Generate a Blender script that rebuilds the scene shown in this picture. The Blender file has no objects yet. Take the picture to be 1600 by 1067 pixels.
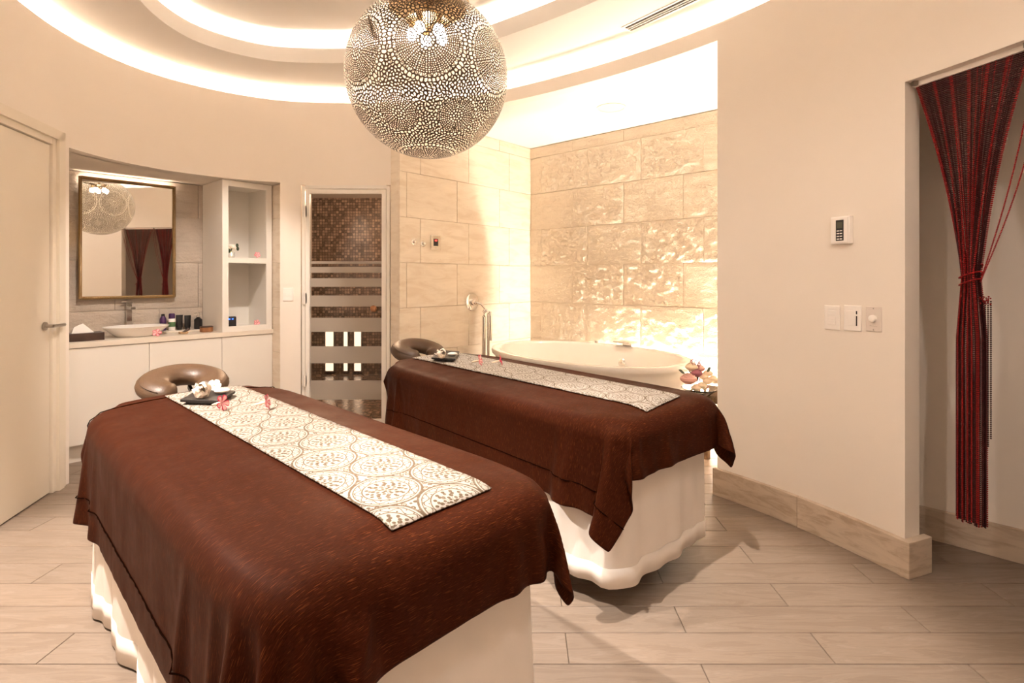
import bpy, bmesh, math, random
import numpy as np
from mathutils import Vector, Matrix, noise
from mathutils.bvhtree import BVHTree
random.seed(7)
PI = math.pi
S = bpy.context.scene
COL = S.collection

# ------------------------------------------------------------------ camera
F, CX, HY, H = 831.0, 814.0, 436.0, 1.32
cam = bpy.data.cameras.new('camera'); camo = bpy.data.objects.new('camera', cam); COL.objects.link(camo)
camo.location = (0, 0, H); camo.rotation_euler = (PI/2, 0, 0)
cam.sensor_width = 36; cam.lens = F*36/1600
cam.shift_x = (800-CX)/1600; cam.shift_y = (HY-533.5)/1600
cam.clip_start = 0.05
S.camera = camo
# ------------------------------------------------------------------ world, exposure
W = bpy.data.worlds.new('world'); S.world = W; W.use_nodes = True
W.node_tree.nodes['Background'].inputs[0].default_value = (1, .75, .5, 1)
W.node_tree.nodes['Background'].inputs[1].default_value = 0.02
S.view_settings.view_transform = 'Standard'; S.view_settings.look = 'None'
S.view_settings.gamma = 1; S.view_settings.use_curve_mapping = False
S.view_settings.exposure = 2.08
S.cycles.max_bounces = 12; S.cycles.diffuse_bounces = 6; S.cycles.glossy_bounces = 4
S.cycles.transmission_bounces = 8; S.cycles.transparent_max_bounces = 12
S.cycles.sample_clamp_indirect = 4.0; S.cycles.caustics_refractive = False; S.cycles.caustics_reflective = False
WARM = (1.0, .885, .79)
E_OUT, E_IN, E_TUB, E_BULB, E_VAN = 10.0, 9.5, 290.0, 20.0, 16.0
# recessed spots of the room, the last three unseen and added for brightness (name, location, aim, watts, cone degrees)
SPOTS = [('downlight', (-2.1, 1.6, 3.015), (-1.5, 1.75, 0), 200, 72),
         ('downlight', (-.55, 3.55, 3.23), (-.25, 3.0, .7), 60, 42),
         ('downlight', (-.05, 1.35, 3.23), (.35, 1.85, 0), 120, 46),
         ('downlight', (.35, 4.9, 2.775), (.35, 4.9, 0), 14, 46),
         ('downlight', (-1.35, 2.9, 3.23), (-2.6, 4.3, .8), 50, 50),  # unseen spot added to brighten the vanity cabinets
         ('downlight', (-.9, .3, 3.23), (-.9, .9, 0), 16, 140),  # wide fill added overhead, out of view, to lift the walls
         ('downlight', (.9, .4, 3.23), (.7, 1.0, 0), 14, 130)]  # second added fill, also out of view, for the same walls

# ------------------------------------------------------------------ mesh helpers
class MB:
    def __init__(s): s.v = []; s.f = []; s.m = []; s.cur = 0
    def add(s, vs, fs):
        o = len(s.v); s.v += [tuple(p) for p in vs]; s.f += [tuple(i+o for i in f) for f in fs]; s.m += [s.cur]*len(fs); return s
    def box(s, a, b, mtx=None):
        x0, y0, z0 = a; x1, y1, z1 = b
        vs = [(x0,y0,z0),(x1,y0,z0),(x1,y1,z0),(x0,y1,z0),(x0,y0,z1),(x1,y0,z1),(x1,y1,z1),(x0,y1,z1)]
        if mtx is not None: vs = [mtx @ Vector(p) for p in vs]
        return s.add(vs, [(0,3,2,1),(4,5,6,7),(0,1,5,4),(1,2,6,5),(2,3,7,6),(3,0,4,7)])
    def prism(s, pts, z0, z1):
        n = len(pts)
        vs = [(x, y, z0) for x, y in pts]+[(x, y, z1) for x, y in pts]
        fs = [tuple(range(n))[::-1], tuple(range(n, 2*n))]+[(i, (i+1) % n, n+(i+1) % n, n+i) for i in range(n)]
        return s.add(vs, fs)
    def lathe(s, prof, c=(0,0,0), n=24, sx=1, sy=1, mtx=None):
        vs = []; fs = []
        for r, z in prof:
            for k in range(n):
                a = 2*PI*k/n; p = Vector((c[0]+sx*r*math.cos(a), c[1]+sy*r*math.sin(a), c[2]+z))
                vs.append(mtx @ p if mtx is not None else p)
        for i in range(len(prof)-1):
            for k in range(n):
                k2 = (k+1) % n
                fs.append((i*n+k, i*n+k2, (i+1)*n+k2, (i+1)*n+k))
        if prof[0][0] > 1e-6: fs.append(tuple(range(n))[::-1])
        if prof[-1][0] > 1e-6: fs.append(tuple((len(prof)-1)*n+k for k in range(n)))
        return s.add(vs, fs)
    def tube(s, pts, r, n=8, caps=True):
        pts = [Vector(p) for p in pts]; m = len(pts)
        rs = r if isinstance(r, (list, tuple)) else [r]*m
        up = Vector((0,0,1)); vs = []; fs = []
        for i, p in enumerate(pts):
            t = (pts[min(i+1, m-1)]-pts[max(i-1, 0)]).normalized()
            a = up.cross(t)
            if a.length < .1: a = Vector((1,0,0)).cross(t)
            a.normalize(); b = t.cross(a)
            for k in range(n):
                g = 2*PI*k/n; vs.append(p+(a*math.cos(g)+b*math.sin(g))*rs[i])
        for i in range(m-1):
            for k in range(n):
                k2 = (k+1) % n; fs.append((i*n+k, i*n+k2, (i+1)*n+k2, (i+1)*n+k))
        if caps: fs += [tuple(range(n))[::-1], tuple((m-1)*n+k for k in range(n))]
        return s.add(vs, fs)
    def ball(s, c, r, n=12, m=8, sc=(1,1,1)):
        prof = [(r*math.sin(PI*i/m), -r*math.cos(PI*i/m)*sc[2]) for i in range(m+1)]
        prof[0] = (1e-7, prof[0][1]); prof[-1] = (1e-7, prof[-1][1])
        return s.lathe(prof, c, n, sc[0], sc[1])

def link(name, mb, mat, parent=None, smooth=False, bevel=0, solid=0, loc=None):
    me = bpy.data.meshes.new(name)
    me.from_pydata([tuple(p) for p in mb.v], [], mb.f)
    mats = mat if isinstance(mat, (list, tuple)) else [mat]
    for m_ in mats: me.materials.append(m_)
    if len(mats) > 1: me.polygons.foreach_set('material_index', mb.m)
    bm = bmesh.new(); bm.from_mesh(me)
    if len(bm.verts) < 60000:
        bmesh.ops.remove_doubles(bm, verts=bm.verts, dist=1e-6)
        bmesh.ops.recalc_face_normals(bm, faces=bm.faces)
    bm.to_mesh(me); bm.free()
    if smooth: me.polygons.foreach_set('use_smooth', [True]*len(me.polygons))
    o = bpy.data.objects.new(name, me); COL.objects.link(o)
    if parent: o.parent = parent
    if loc is not None: o.location = loc
    if bevel:
        b = o.modifiers.new('bevel', 'BEVEL'); b.width = bevel; b.segments = 2; b.limit_method = 'ANGLE'; b.angle_limit = .6
    if solid:
        b = o.modifiers.new('solid', 'SOLIDIFY'); b.thickness = solid
    if smooth and (bevel or True):
        try: me.set_sharp_from_angle(angle=.7)
        except Exception: pass
    return o
def tag(o, label=None, cat=None, group=None, kind=None):
    if label: o['label'] = label
    if cat: o['category'] = cat
    if group: o['group'] = group
    if kind: o['kind'] = kind
    return o
def thing(name, label, cat, loc=(0,0,0), rz=0, group=None):
    o = bpy.data.objects.new(name, None); COL.objects.link(o); o.empty_display_size = .1
    o.location = loc; o.rotation_euler = (0,0,rz); return tag(o, label, cat, group)
def struct(name, mb, mat, parent=None, **k):
    o = link(name, mb, mat, parent, **k)
    if parent is None: o['kind'] = 'structure'
    return o
def dup(o, parent=None):
    c = o.copy(); COL.objects.link(c); c.parent = parent
    for ch in list(o.children): dup(ch, c)
    return c

# ------------------------------------------------------------------ materials
def L(c): return tuple(c)+(1,) if len(c) == 3 else c
def mk(name, col, rough=.5, metal=0, spec=.5, bump=0, bscale=50, bdet=3, vary=0, vscale=4, emit=None, estr=0, sheen=0, trans=0, coat=0, alpha=1):
    m = bpy.data.materials.new(name); m.use_nodes = True; nt = m.node_tree; p = nt.nodes['Principled BSDF']
    p.inputs['Base Color'].default_value = L(col); p.inputs['Roughness'].default_value = rough
    p.inputs['Metallic'].default_value = metal; p.inputs['Specular IOR Level'].default_value = spec
    p.inputs['Sheen Weight'].default_value = sheen; p.inputs['Transmission Weight'].default_value = trans
    p.inputs['Coat Weight'].default_value = coat; p.inputs['Alpha'].default_value = alpha
    if emit: p.inputs['Emission Color'].default_value = L(emit); p.inputs['Emission Strength'].default_value = estr
    tc = nt.nodes.new('ShaderNodeTexCoord')
    if bump:
        n = nt.nodes.new('ShaderNodeTexNoise'); n.inputs['Scale'].default_value = bscale; n.inputs['Detail'].default_value = bdet
        nt.links.new(tc.outputs['Object'], n.inputs['Vector'])
        b = nt.nodes.new('ShaderNodeBump'); b.inputs['Strength'].default_value = bump; b.inputs['Distance'].default_value = .01
        nt.links.new(n.outputs[0], b.inputs['Height']); nt.links.new(b.outputs[0], p.inputs['Normal'])
    if vary:
        n = nt.nodes.new('ShaderNodeTexNoise'); n.inputs['Scale'].default_value = vscale; n.inputs['Detail'].default_value = 5
        nt.links.new(tc.outputs['Object'], n.inputs['Vector'])
        r = nt.nodes.new('ShaderNodeValToRGB')
        r.color_ramp.elements[0].position = .3; r.color_ramp.elements[1].position = .7
        r.color_ramp.elements[0].color = L([c*(1-vary) for c in col[:3]]); r.color_ramp.elements[1].color = L([min(1, c*(1+vary)) for c in col[:3]])
        nt.links.new(n.outputs[0], r.inputs[0]); nt.links.new(r.outputs[0], p.inputs['Base Color'])
    return m
class G:   # tiny node-graph helper
    def __init__(s, m): s.nt = m.node_tree; s.p = s.nt.nodes['Principled BSDF']
    def n(s, t, **k):
        o = s.nt.nodes.new(t)
        for a, v in k.items(): setattr(o, a, v)
        return o
    def put(s, sock, v):
        if isinstance(v, bpy.types.NodeSocket): s.nt.links.new(v, sock)
        else: sock.default_value = v
    def math(s, op, a, b=0, c=0):
        o = s.n('ShaderNodeMath', operation=op); s.put(o.inputs[0], a); s.put(o.inputs[1], b)
        if op in ('MULTIPLY_ADD', 'SMOOTH_MIN', 'COMPARE'): s.put(o.inputs[2], c)
        return o.outputs[0]
    def noise(s, vec, scale, det=3, rough=.5, dist=0):
        o = s.n('ShaderNodeTexNoise'); s.put(o.inputs['Vector'], vec); o.inputs['Scale'].default_value = scale
        o.inputs['Detail'].default_value = det; o.inputs['Roughness'].default_value = rough; o.inputs['Distortion'].default_value = dist
        return o.outputs[0]
    def vmap(s, vec, sc=(1,1,1), loc=(0,0,0), rot=(0,0,0)):
        o = s.n('ShaderNodeMapping'); s.put(o.inputs[0], vec); o.inputs['Scale'].default_value = sc; o.inputs['Location'].default_value = loc; o.inputs['Rotation'].default_value = rot
        return o.outputs[0]
    def vadd(s, a, b):
        o = s.n('ShaderNodeVectorMath', operation='ADD'); s.put(o.inputs[0], a); s.put(o.inputs[1], b); return o.outputs[0]
    def comb(s, x, y, z):
        o = s.n('ShaderNodeCombineXYZ'); s.put(o.inputs[0], x); s.put(o.inputs[1], y); s.put(o.inputs[2], z); return o.outputs[0]
    def sep(s, v):
        o = s.n('ShaderNodeSeparateXYZ'); s.put(o.inputs[0], v); return o.outputs
    def ramp(s, f, stops):
        o = s.n('ShaderNodeValToRGB'); e = o.color_ramp.elements
        while len(e) < len(stops): e.new(.5)
        for i, (p_, c) in enumerate(stops): e[i].position = p_; e[i].color = L(c) if not isinstance(c, (int, float)) else (c, c, c, 1)
        s.put(o.inputs[0], f); return o.outputs[0]
    def mix(s, f, a, b, mode='MIX'):
        o = s.n('ShaderNodeMix', data_type='RGBA', blend_type=mode); s.put(o.inputs[0], f)
        s.put(o.inputs[6], L(a) if isinstance(a, tuple) and len(a) == 3 else a); s.put(o.inputs[7], L(b) if isinstance(b, tuple) and len(b) == 3 else b)
        return o.outputs[2]
    def bump(s, h, st=.5, d=.01, chain=None):
        o = s.n('ShaderNodeBump'); o.inputs['Strength'].default_value = st; o.inputs['Distance'].default_value = d; s.put(o.inputs['Height'], h)
        if chain: s.put(o.inputs['Normal'], chain)
        return o.outputs[0]
    def out(s, name, v): s.put(s.p.inputs[name], v)

M = {}
M['wall'] = mk('wall_paint', (.86, .79, .71), .85, spec=.2, bump=.03, bscale=14, vary=.015, vscale=1.5)
M['ceil'] = mk('ceiling_paint', (.80, .765, .72), .9, spec=.1)
M['white'] = mk('white_lacquer', (.84, .80, .74), .38, spec=.4)
M['door'] = mk('door_paint', (.80, .73, .62), .42, spec=.4, vary=.02, vscale=2)
M['plastic'] = mk('white_plastic', (.93, .88, .83), .35)
M['plastic2'] = mk('pinkish_plastic', (.74, .66, .60), .4)
M['chrome'] = mk('chrome', (.78, .76, .73), .08, 1)
M['brushed'] = mk('brushed_steel', (.42, .38, .33), .3, 1)
M['brass'] = mk('aged_brass', (.42, .30, .17), .32, 1, vary=.2, vscale=15)
M['gold'] = mk('gilded_wood', (.30, .18, .06), .45, .6, bump=.6, bscale=180)
M['black'] = mk('black_plastic', (.015, .013, .013), .35)
M['ceramic'] = mk('glazed_ceramic', (.86, .82, .77), .12, spec=.6, coat=.5)
M['acrylic'] = mk('tub_acrylic', (.84, .78, .70), .15, spec=.5, coat=.4)
M['leather'] = mk('brown_leather', (.075, .038, .017), .45, spec=.5, bump=.12, bscale=120, vary=.08)
M['seam'] = mk('dark_thread', (.05, .027, .014), .7)
M['darkwood'] = mk('dark_wood', (.055, .028, .018), .4, vary=.25, vscale=20)
M['slate'] = mk('dark_tray', (.016, .012, .010), .45, bump=.2, bscale=80)
M['wood'] = mk('warm_wood', (.30, .13, .05), .42, vary=.25, vscale=25)
M['palewood'] = mk('pale_wood', (.55, .36, .20), .5, vary=.2, vscale=30)
M['wicker'] = mk('woven_wicker', (.20, .115, .05), .65, bump=.8, bscale=220, vary=.35, vscale=60)
M['shell'] = mk('seashell', (.80, .70, .58), .4, bump=.5, bscale=90, vary=.15, vscale=50)
M['pebble'] = mk('white_stone', (.80, .74, .66), .45)
M['petal_w'] = mk('white_petal', (.86, .80, .70), .5)
M['petal_y'] = mk('yellow_throat', (.85, .55, .10), .5)
M['pink'] = mk('pink_petal', (.80, .045, .13), .5)
M['pinkpale'] = mk('pale_pink_petal', (.88, .50, .50), .5)
M['mauve'] = mk('mauve_rose', (.33, .10, .13), .6)
M['blush'] = mk('blush_rose', (.70, .38, .32), .6)
M['creamp'] = mk('cream_petal', (.82, .66, .48), .6)
M['leaf'] = mk('dark_leaf', (.035, .05, .02), .45)
M['tissue'] = mk('tissue_paper', (.85, .82, .78), .9)
M['purple'] = mk('purple_cap', (.06, .015, .09), .35)
M['greenlab'] = mk('green_label', (.10, .20, .08), .5)
M['candle'] = mk('pink_wax', (.72, .24, .15), .5)
M['flame'] = mk('flame', (1, .6, .2), .5, emit=(1, .62, .22), estr=14)
M['red_led'] = mk('red_led', (.3, 0, 0), .5, emit=(1, .03, .02), estr=1.6)
M['blue_led'] = mk('blue_led', (0, .02, .3), .5, emit=(.02, .12, 1), estr=2.0)
M['lcd'] = mk('grey_lcd', (.12, .12, .09), .25)
M['hole'] = mk('dark_slot', (.03, .02, .015), .8)
M['bulb'] = mk('bulb_glass', (1, .9, .8), .4, emit=(1, .88, .74), estr=E_BULB)
M['mirror'] = mk('mirror_glass', (.86, .84, .80), .015, 1)
M['glass'] = mk('clear_glass', (1, 1, 1), .02, trans=1)
M['glass'].node_tree.nodes['Principled BSDF'].inputs['IOR'].default_value = 1.45
M['led_out'] = mk('cove_led', (1, .8, .6), .5, emit=WARM, estr=E_OUT)
M['led_in'] = mk('cove_led_inner', (1, .8, .6), .5, emit=WARM, estr=E_IN)
M['led_tub'] = mk('uplight_led', (1, .8, .6), .5, emit=(1, .87, .73), estr=E_TUB)
M['led_van'] = mk('vanity_led', (1, .8, .6), .5, emit=(1, .85, .70), estr=E_VAN)
M['led_steam'] = mk('steam_led', (1, .8, .6), .5, emit=(1, .84, .66), estr=.5)
M['rod'] = M['brass']

def door_glass():      # thin architectural pane: mostly see-through with a sharp reflection
    m = bpy.data.materials.new('door_glass'); m.use_nodes = True; nt = m.node_tree; nt.nodes.remove(nt.nodes['Principled BSDF'])
    o = nt.nodes['Material Output']; t = nt.nodes.new('ShaderNodeBsdfTransparent'); t.inputs[0].default_value = (.80, .76, .72, 1)
    g = nt.nodes.new('ShaderNodeBsdfGlossy'); g.inputs['Roughness'].default_value = .02
    x = nt.nodes.new('ShaderNodeMixShader'); fr = nt.nodes.new('ShaderNodeFresnel'); fr.inputs[0].default_value = 1.3
    nt.links.new(fr.outputs[0], x.inputs[0]); nt.links.new(t.outputs[0], x.inputs[1]); nt.links.new(g.outputs[0], x.inputs[2]); nt.links.new(x.outputs[0], o.inputs[0])
    return m
M['pane'] = door_glass()
M['frost'] = mk('frosted_film', (.36, .31, .26), .6, spec=.3)

def m_floor():
    m = mk('bleached_wood_tile', (.5, .4, .3), .42, spec=.4); g = G(m)
    tc = g.n('ShaderNodeTexCoord').outputs['Object']; oi = g.n('ShaderNodeObjectInfo')
    off = g.comb(g.math('MULTIPLY', oi.outputs['Random'], 37), g.math('MULTIPLY', oi.outputs['Random'], 91), 0)
    v = g.vadd(tc, off)
    n1 = g.noise(g.vmap(v, (1.2, 9, 1)), 2.2, 6, .6, 1.6)
    n2 = g.noise(g.vmap(v, (4, 90, 1)), 3, 3, .6)
    rings = g.math('SINE', g.math('MULTIPLY', n1, 46))
    rings = g.math('MULTIPLY_ADD', rings, .5, .5)
    n3 = g.noise(v, 2.1, 3)
    c = g.ramp(n1, [(.3, (.250, .186, .138)), (.5, (.315, .242, .186)), (.72, (.365, .290, .232))])
    c = g.mix(g.math('MULTIPLY', rings, .22), c, (.17, .125, .09))
    c = g.mix(g.math('MULTIPLY', n2, .25), c, (.42, .35, .29))
    tint = g.ramp(oi.outputs['Random'], [(0, (.90, .90, .90)), (1, (1.0, .985, .97))])
    c = g.mix(1.0, c, tint, 'MULTIPLY')
    c = g.mix(1.0, c, (.86, .85, .84), 'MULTIPLY'); g.out('Base Color', c); g.out('Normal', g.bump(g.math('ADD', n2, g.math('MULTIPLY', rings, .25)), .12, .004))
    g.out('Roughness', g.math('MULTIPLY_ADD', n3, .2, .30))
    return m
M['floor'] = m_floor()
M['grout'] = mk('floor_grout', (.13, .09, .06), .8)

def m_stone(name, base, dark, scale=1.0, bump=.25, bs=60, rough=.75):
    m = mk(name, base, rough, spec=.3); g = G(m)
    tc = g.n('ShaderNodeTexCoord').outputs['Object']; oi = g.n('ShaderNodeObjectInfo')
    off = g.comb(g.math('MULTIPLY', oi.outputs['Random'], 31), g.math('MULTIPLY', oi.outputs['Random'], 57), g.math('MULTIPLY', oi.outputs['Random'], 13))
    v = g.vadd(tc, off)
    n1 = g.noise(g.vmap(v, (1.6, 1.6, 7), (0,0,0), (.25, 0, .1)), 2.2*scale, 6, .62, .8)
    n2 = g.noise(v, 45, 4, .6)
    c = g.ramp(n1, [(.34, dark), (.52, base), (.75, tuple(min(1, x*1.08) for x in base))])
    pits = g.ramp(g.noise(g.vmap(v, (1, 1, 2.2)), 22, 4, .7), [(.30, 1), (.34, 0)])
    c = g.mix(g.math('MULTIPLY', pits, .22), c, tuple(x*.5 for x in dark))
    c = g.mix(g.ramp(oi.outputs['Random'], [(0, .0), (1, .16)]), c, dark)
    g.out('Base Color', c)
    n3 = g.noise(g.vmap(v, (1, 1, 1.7)), bs, 6, .65)
    g.out('Normal', g.bump(n3, bump, .012))
    return m
M['marble'] = m_stone('honed_limestone', (.80, .71, .59), (.71, .60, .47), 1, .03, 30, .5)
M['rough'] = m_stone('split_face_limestone', (.78, .68, .55), (.74, .63, .50), 1, .9, 70, .8)
M['chisel'] = m_stone('chiselled_limestone', (.56, .48, .40), (.49, .41, .33), 1, .8, 34, .8)
M['skirting'] = m_stone('travertine_skirting', (.62, .51, .40), (.46, .35, .25), 1.6, .08, 50, .45)
M['countertop'] = mk('counter_stone', (.78, .70, .60), .3, spec=.5, vary=.05, vscale=6)

def m_mosaic():
    m = mk('brown_mosaic', (.1, .07, .05), .3, spec=.5); g = G(m)
    tc = g.n('ShaderNodeTexCoord').outputs['UV']
    v = g.vmap(tc, (26, 26, 26)); s = g.sep(v)
    fl = g.comb(g.math('FLOOR', s[0]), g.math('FLOOR', s[1]), 0)
    wn = g.n('ShaderNodeTexWhiteNoise'); g.put(wn.inputs[0], fl)
    fx = g.math('ABSOLUTE', g.math('SUBTRACT', g.math('FRACT', s[0]), .5)); fy = g.math('ABSOLUTE', g.math('SUBTRACT', g.math('FRACT', s[1]), .5))
    edge = g.math('GREATER_THAN', g.math('MAXIMUM', fx, fy), .41)
    c = g.ramp(wn.outputs[0], [(0, (.055, .036, .024)), (.5, (.15, .10, .07)), (1, (.27, .19, .135))])
    c = g.mix(edge, c, (.045, .03, .02))
    g.out('Base Color', c); g.out('Normal', g.bump(g.math('SUBTRACT', 1, edge), .4, .003)); g.p.inputs['Roughness'].default_value = .22
    return m
M['mosaic'] = m_mosaic()

def m_blanket():
    m = mk('brown_slub_silk', (.1, .03, .01), .55, spec=.06); g = G(m)
    uv = g.n('ShaderNodeTexCoord').outputs['UV']
    sl = g.noise(g.vmap(uv, (36, 480, 1)), 1, 2, .5)
    sl2 = g.noise(g.vmap(uv, (20, 300, 1), (5, 9, 0)), 1.6, 2, .5)
    fine = g.noise(g.vmap(uv, (60, 900, 1)), 1, 1)
    c = g.ramp(fine, [(.3, (.021, .0046, .0018)), (.7, (.043, .0096, .0036))])
    d = g.ramp(g.math('MULTIPLY', sl, sl2), [(.325, 0), (.38, 1)])
    c = g.mix(g.math('MULTIPLY', d, .48), c, (.17, .048, .015))
    g.out('Base Color', c); g.p.inputs['Sheen Tint'].default_value = (.8, .3, .15, 1); g.p.inputs['Sheen Roughness'].default_value = .35
    g.out('Normal', g.bump(g.math('ADD', fine, sl), .12, .003))
    g.out('Roughness', g.ramp(g.noise(uv, 7, 3), [(.3, .48), (.7, .62)]))
    g.p.inputs['Specular Tint'].default_value = (1, .50, .30, 1)
    return m
M['blanket'] = m_blanket()
M['hem'] = mk('hem_stitching', (.006, .002, .001), 1, spec=0)

def m_skirt():
    m = mk('ivory_satin_skirt', (.80, .74, .68), .95, spec=.02); g = G(m)
    tc = g.n('ShaderNodeTexCoord').outputs['Object']
    g.out('Normal', g.bump(g.noise(tc, 9, 3, .6), .12, .02)); return m
M['skirt'] = m_skirt()
M['skirt_hem'] = mk('ivory_hem', (.81, .75, .69), .95, spec=.02)

def m_runner():
    m = mk('medallion_print_cloth', (.8, .75, .65), .7, spec=.2); g = G(m)
    uv = g.n('ShaderNodeTexCoord').outputs['UV']       # metres: x across, y along
    s = g.sep(uv); x, y = s[0], s[1]
    P = .186
    def cell(ox, oy):
        px = g.math('DIVIDE', g.math('ADD', x, ox), P*1.0); py = g.math('DIVIDE', g.math('ADD', y, oy), P*1.732)
        dx = g.math('MULTIPLY', g.math('SUBTRACT', g.math('FRACT', px), .5), P)
        dy = g.math('MULTIPLY', g.math('SUBTRACT', g.math('FRACT', py), .5), P*1.732)
        r = g.math('SQRT', g.math('ADD', g.math('MULTIPLY', dx, dx), g.math('MULTIPLY', dy, dy)))
        a = g.math('ARCTAN2', dy, dx)
        return r, a
    r1, a1 = cell(0, 0); r2, a2 = cell(P/2, P*.866)
    sel = g.math('LESS_THAN', r1, r2)
    r = g.math('MINIMUM', r1, r2); a = g.math('ADD', g.math('MULTIPLY', sel, a1), g.math('MULTIPLY', g.math('SUBTRACT', 1, sel), a2))
    def band(v, c, w): return g.math('LESS_THAN', g.math('ABSOLUTE', g.math('SUBTRACT', v, c)), w)
    R = P*.49
    ink = g.math('MAXIMUM', band(r, R, .0030), band(r, R*.90, .0015))
    ink = g.math('MAXIMUM', ink, band(r, R*.66, .0018))
    # scrollwork between the rings: a wavy line and curls
    wv = g.math('MULTIPLY_ADD', g.math('SINE', g.math('MULTIPLY', a, 10)), R*.075, R*.78)
    ink = g.math('MAXIMUM', ink, band(r, wv, .0015))
    # leaves and clovers within the medallion: blobs on polar grid
    def blobs(rad, k, br, ph=0):
        t = g.math('SUBTRACT', g.math('FRACT', g.math('ADD', g.math('MULTIPLY', a, k/(2*PI)), ph+20)), .5)
        dx = g.math('MULTIPLY', g.math('MULTIPLY', t, 2*PI/k), rad)
        dr = g.math('SUBTRACT', r, rad)
        d = g.math('SQRT', g.math('ADD', g.math('MULTIPLY', dx, dx), g.math('MULTIPLY', dr, dr)))
        return g.math('LESS_THAN', d, br)
    for rad, k, br, ph in ((.54, 14, .0050, 0), (.45, 12, .0046, .5), (.36, 8, .0060, 0), (.27, 8, .0046, .5), (.18, 6, .0040, 0), (.10, 4, .0045, 0), (.86, 24, .0022, .5), (.71, 20, .0024, 0)):
        ink = g.math('MAXIMUM', ink, blobs(R*rad, k, br, ph))
    stem = g.math('MULTIPLY', g.math('LESS_THAN', g.math('MULTIPLY', g.math('ABSOLUTE', g.math('SUBTRACT', g.math('FRACT', g.math('ADD', g.math('MULTIPLY', a, 8/(2*PI)), 20)), .5)), r), .0007), g.math('LESS_THAN', r, R*.5))
    ink = g.math('MAXIMUM', ink, stem)
    # curls in the gaps between medallions
    out = g.math('GREATER_THAN', r, R*1.03)
    vo = g.n('ShaderNodeTexVoronoi'); g.put(vo.inputs['Vector'], uv); vo.inputs['Scale'].default_value = 58; vo.inputs['Randomness'].default_value = .5
    cur = g.math('MULTIPLY', g.math('MAXIMUM', band(vo.outputs['Distance'], .33, .10), band(vo.outputs['Distance'], .05, .07)), out)
    ink = g.math('MAXIMUM', ink, cur)
    wob = g.noise(uv, 90, 2)
    ink = g.math('MULTIPLY', ink, g.ramp(wob, [(.25, .65), (.5, 1)]))
    g.out('Base Color', g.mix(ink, (.35, .315, .275), (.105, .072, .043)))
    g.out('Normal', g.bump(g.noise(uv, 500, 2), .1, .002))
    return m
M['runner'] = m_runner()

def m_shade():
    m = bpy.data.materials.new('perforated_shade'); m.use_nodes = True; nt = m.node_tree; p = nt.nodes['Principled BSDF']
    p.inputs['Base Color'].default_value = (.075, .048, .028, 1); p.inputs['Metallic'].default_value = .6; p.inputs['Roughness'].default_value = .38
    d = nt.nodes.new('ShaderNodeBsdfDiffuse'); d.inputs[0].default_value = (.62, .54, .44, 1)   # white enamel inside
    x = nt.nodes.new('ShaderNodeMixShader'); ge = nt.nodes.new('ShaderNodeNewGeometry')
    nt.links.new(ge.outputs['Backfacing'], x.inputs[0]); nt.links.new(p.outputs[0], x.inputs[1]); nt.links.new(d.outputs[0], x.inputs[2])
    nt.links.new(x.outputs[0], nt.nodes['Material Output'].inputs[0])
    return m
M['shade'] = m_shade()

# ------------------------------------------------------------------ plan of the oval room
CTRL = [(-2.45, 1.7), (-2.68, 2.5), (-2.91, 3.32), (-2.87, 3.93), (-2.58, 4.38), (-2.12, 4.67), (-1.55, 4.745), (-1.03, 4.70), (-.50, 4.57), (-.073, 4.37), (.37, 4.06),
        (.80, 3.70), (1.206, 3.265), (1.491, 2.842), (1.714, 2.374), (1.852, 1.958), (1.97, 1.4), (1.98, .7), (1.82, 0), (1.3, -.75), (.3, -1.15),
        (-.8, -.95), (-1.65, -.25), (-2.15, .7)]
NC = len(CTRL); CT = np.array(CTRL)
def curve(u):
    i = int(math.floor(u)) % NC; t = u-math.floor(u)
    p0, p1, p2, p3 = (CT[(i+k) % NC] for k in (-1, 0, 1, 2))
    return .5*((2*p1)+(-p0+p2)*t+(2*p0-5*p1+4*p2-p3)*t*t+(-p0+3*p1-3*p2+p3)*t**3)
def normal(u):
    d = curve(u+.02)-curve(u-.02); d = d/np.hypot(*d); return np.array([-d[1], d[0]])      # outward
if np.dot(normal(6.5), (0, 1)) < 0:
    _n = normal; normal = lambda u: -_n(u)
def off(u, d): p = curve(u)+normal(u)*d; return (float(p[0]), float(p[1]))
US = np.linspace(0, NC, NC*16+1)
def near(p):
    us = np.linspace(0, NC, 6001); q = np.array([curve(u) for u in us]); return float(us[np.argmin(np.hypot(q[:, 0]-p[0], q[:, 1]-p[1]))])
def ray(px, lo=0, hi=17):     # where the wall stands in the direction of a photo column
    r = (px-CX)/F; us = np.linspace(lo, hi, 3001); q = np.array([curve(u) for u in us])
    e = np.where(q[:, 1] > .3, np.abs(q[:, 0]-r*q[:, 1]), 9); return float(us[np.argmin(e)])
def path(u0, u1):
    n = max(2, int((u1-u0)*16)+1); return np.linspace(u0, u1, n)
def band(mb, u0, u1, z0, z1, d0=0, d1=.10):
    us = path(u0, u1); n = len(us); vs = []; fs = []
    for u in us:
        a = off(u, d0); b = off(u, d1); vs += [(*a, z0), (*a, z1), (*b, z1), (*b, z0)]
    for i in range(n-1):
        for k in range(4):
            k2 = (k+1) % 4; fs.append((i*4+k, i*4+k2, i*4+4+k2, i*4+4+k))
    closed = abs((u1-u0)-NC) < 1e-6
    if not closed: fs += [(3, 2, 1, 0), tuple((n-1)*4+k for k in range(4))]
    mb.add(vs, fs); return mb
U_D0, U_D1 = near((-2.61, 2.42)), near((-2.91, 3.32))          # left door
U_V0, U_V1 = near((-2.925, 3.44)), ray(438, 4, 6)              # vanity recess
U_S0, U_S1 = ray(470, 5, 7), ray(611, 5.5, 7.5)                # steam door
U_A0, U_A1 = 7.0, 12.0                                         # alcove
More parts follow.
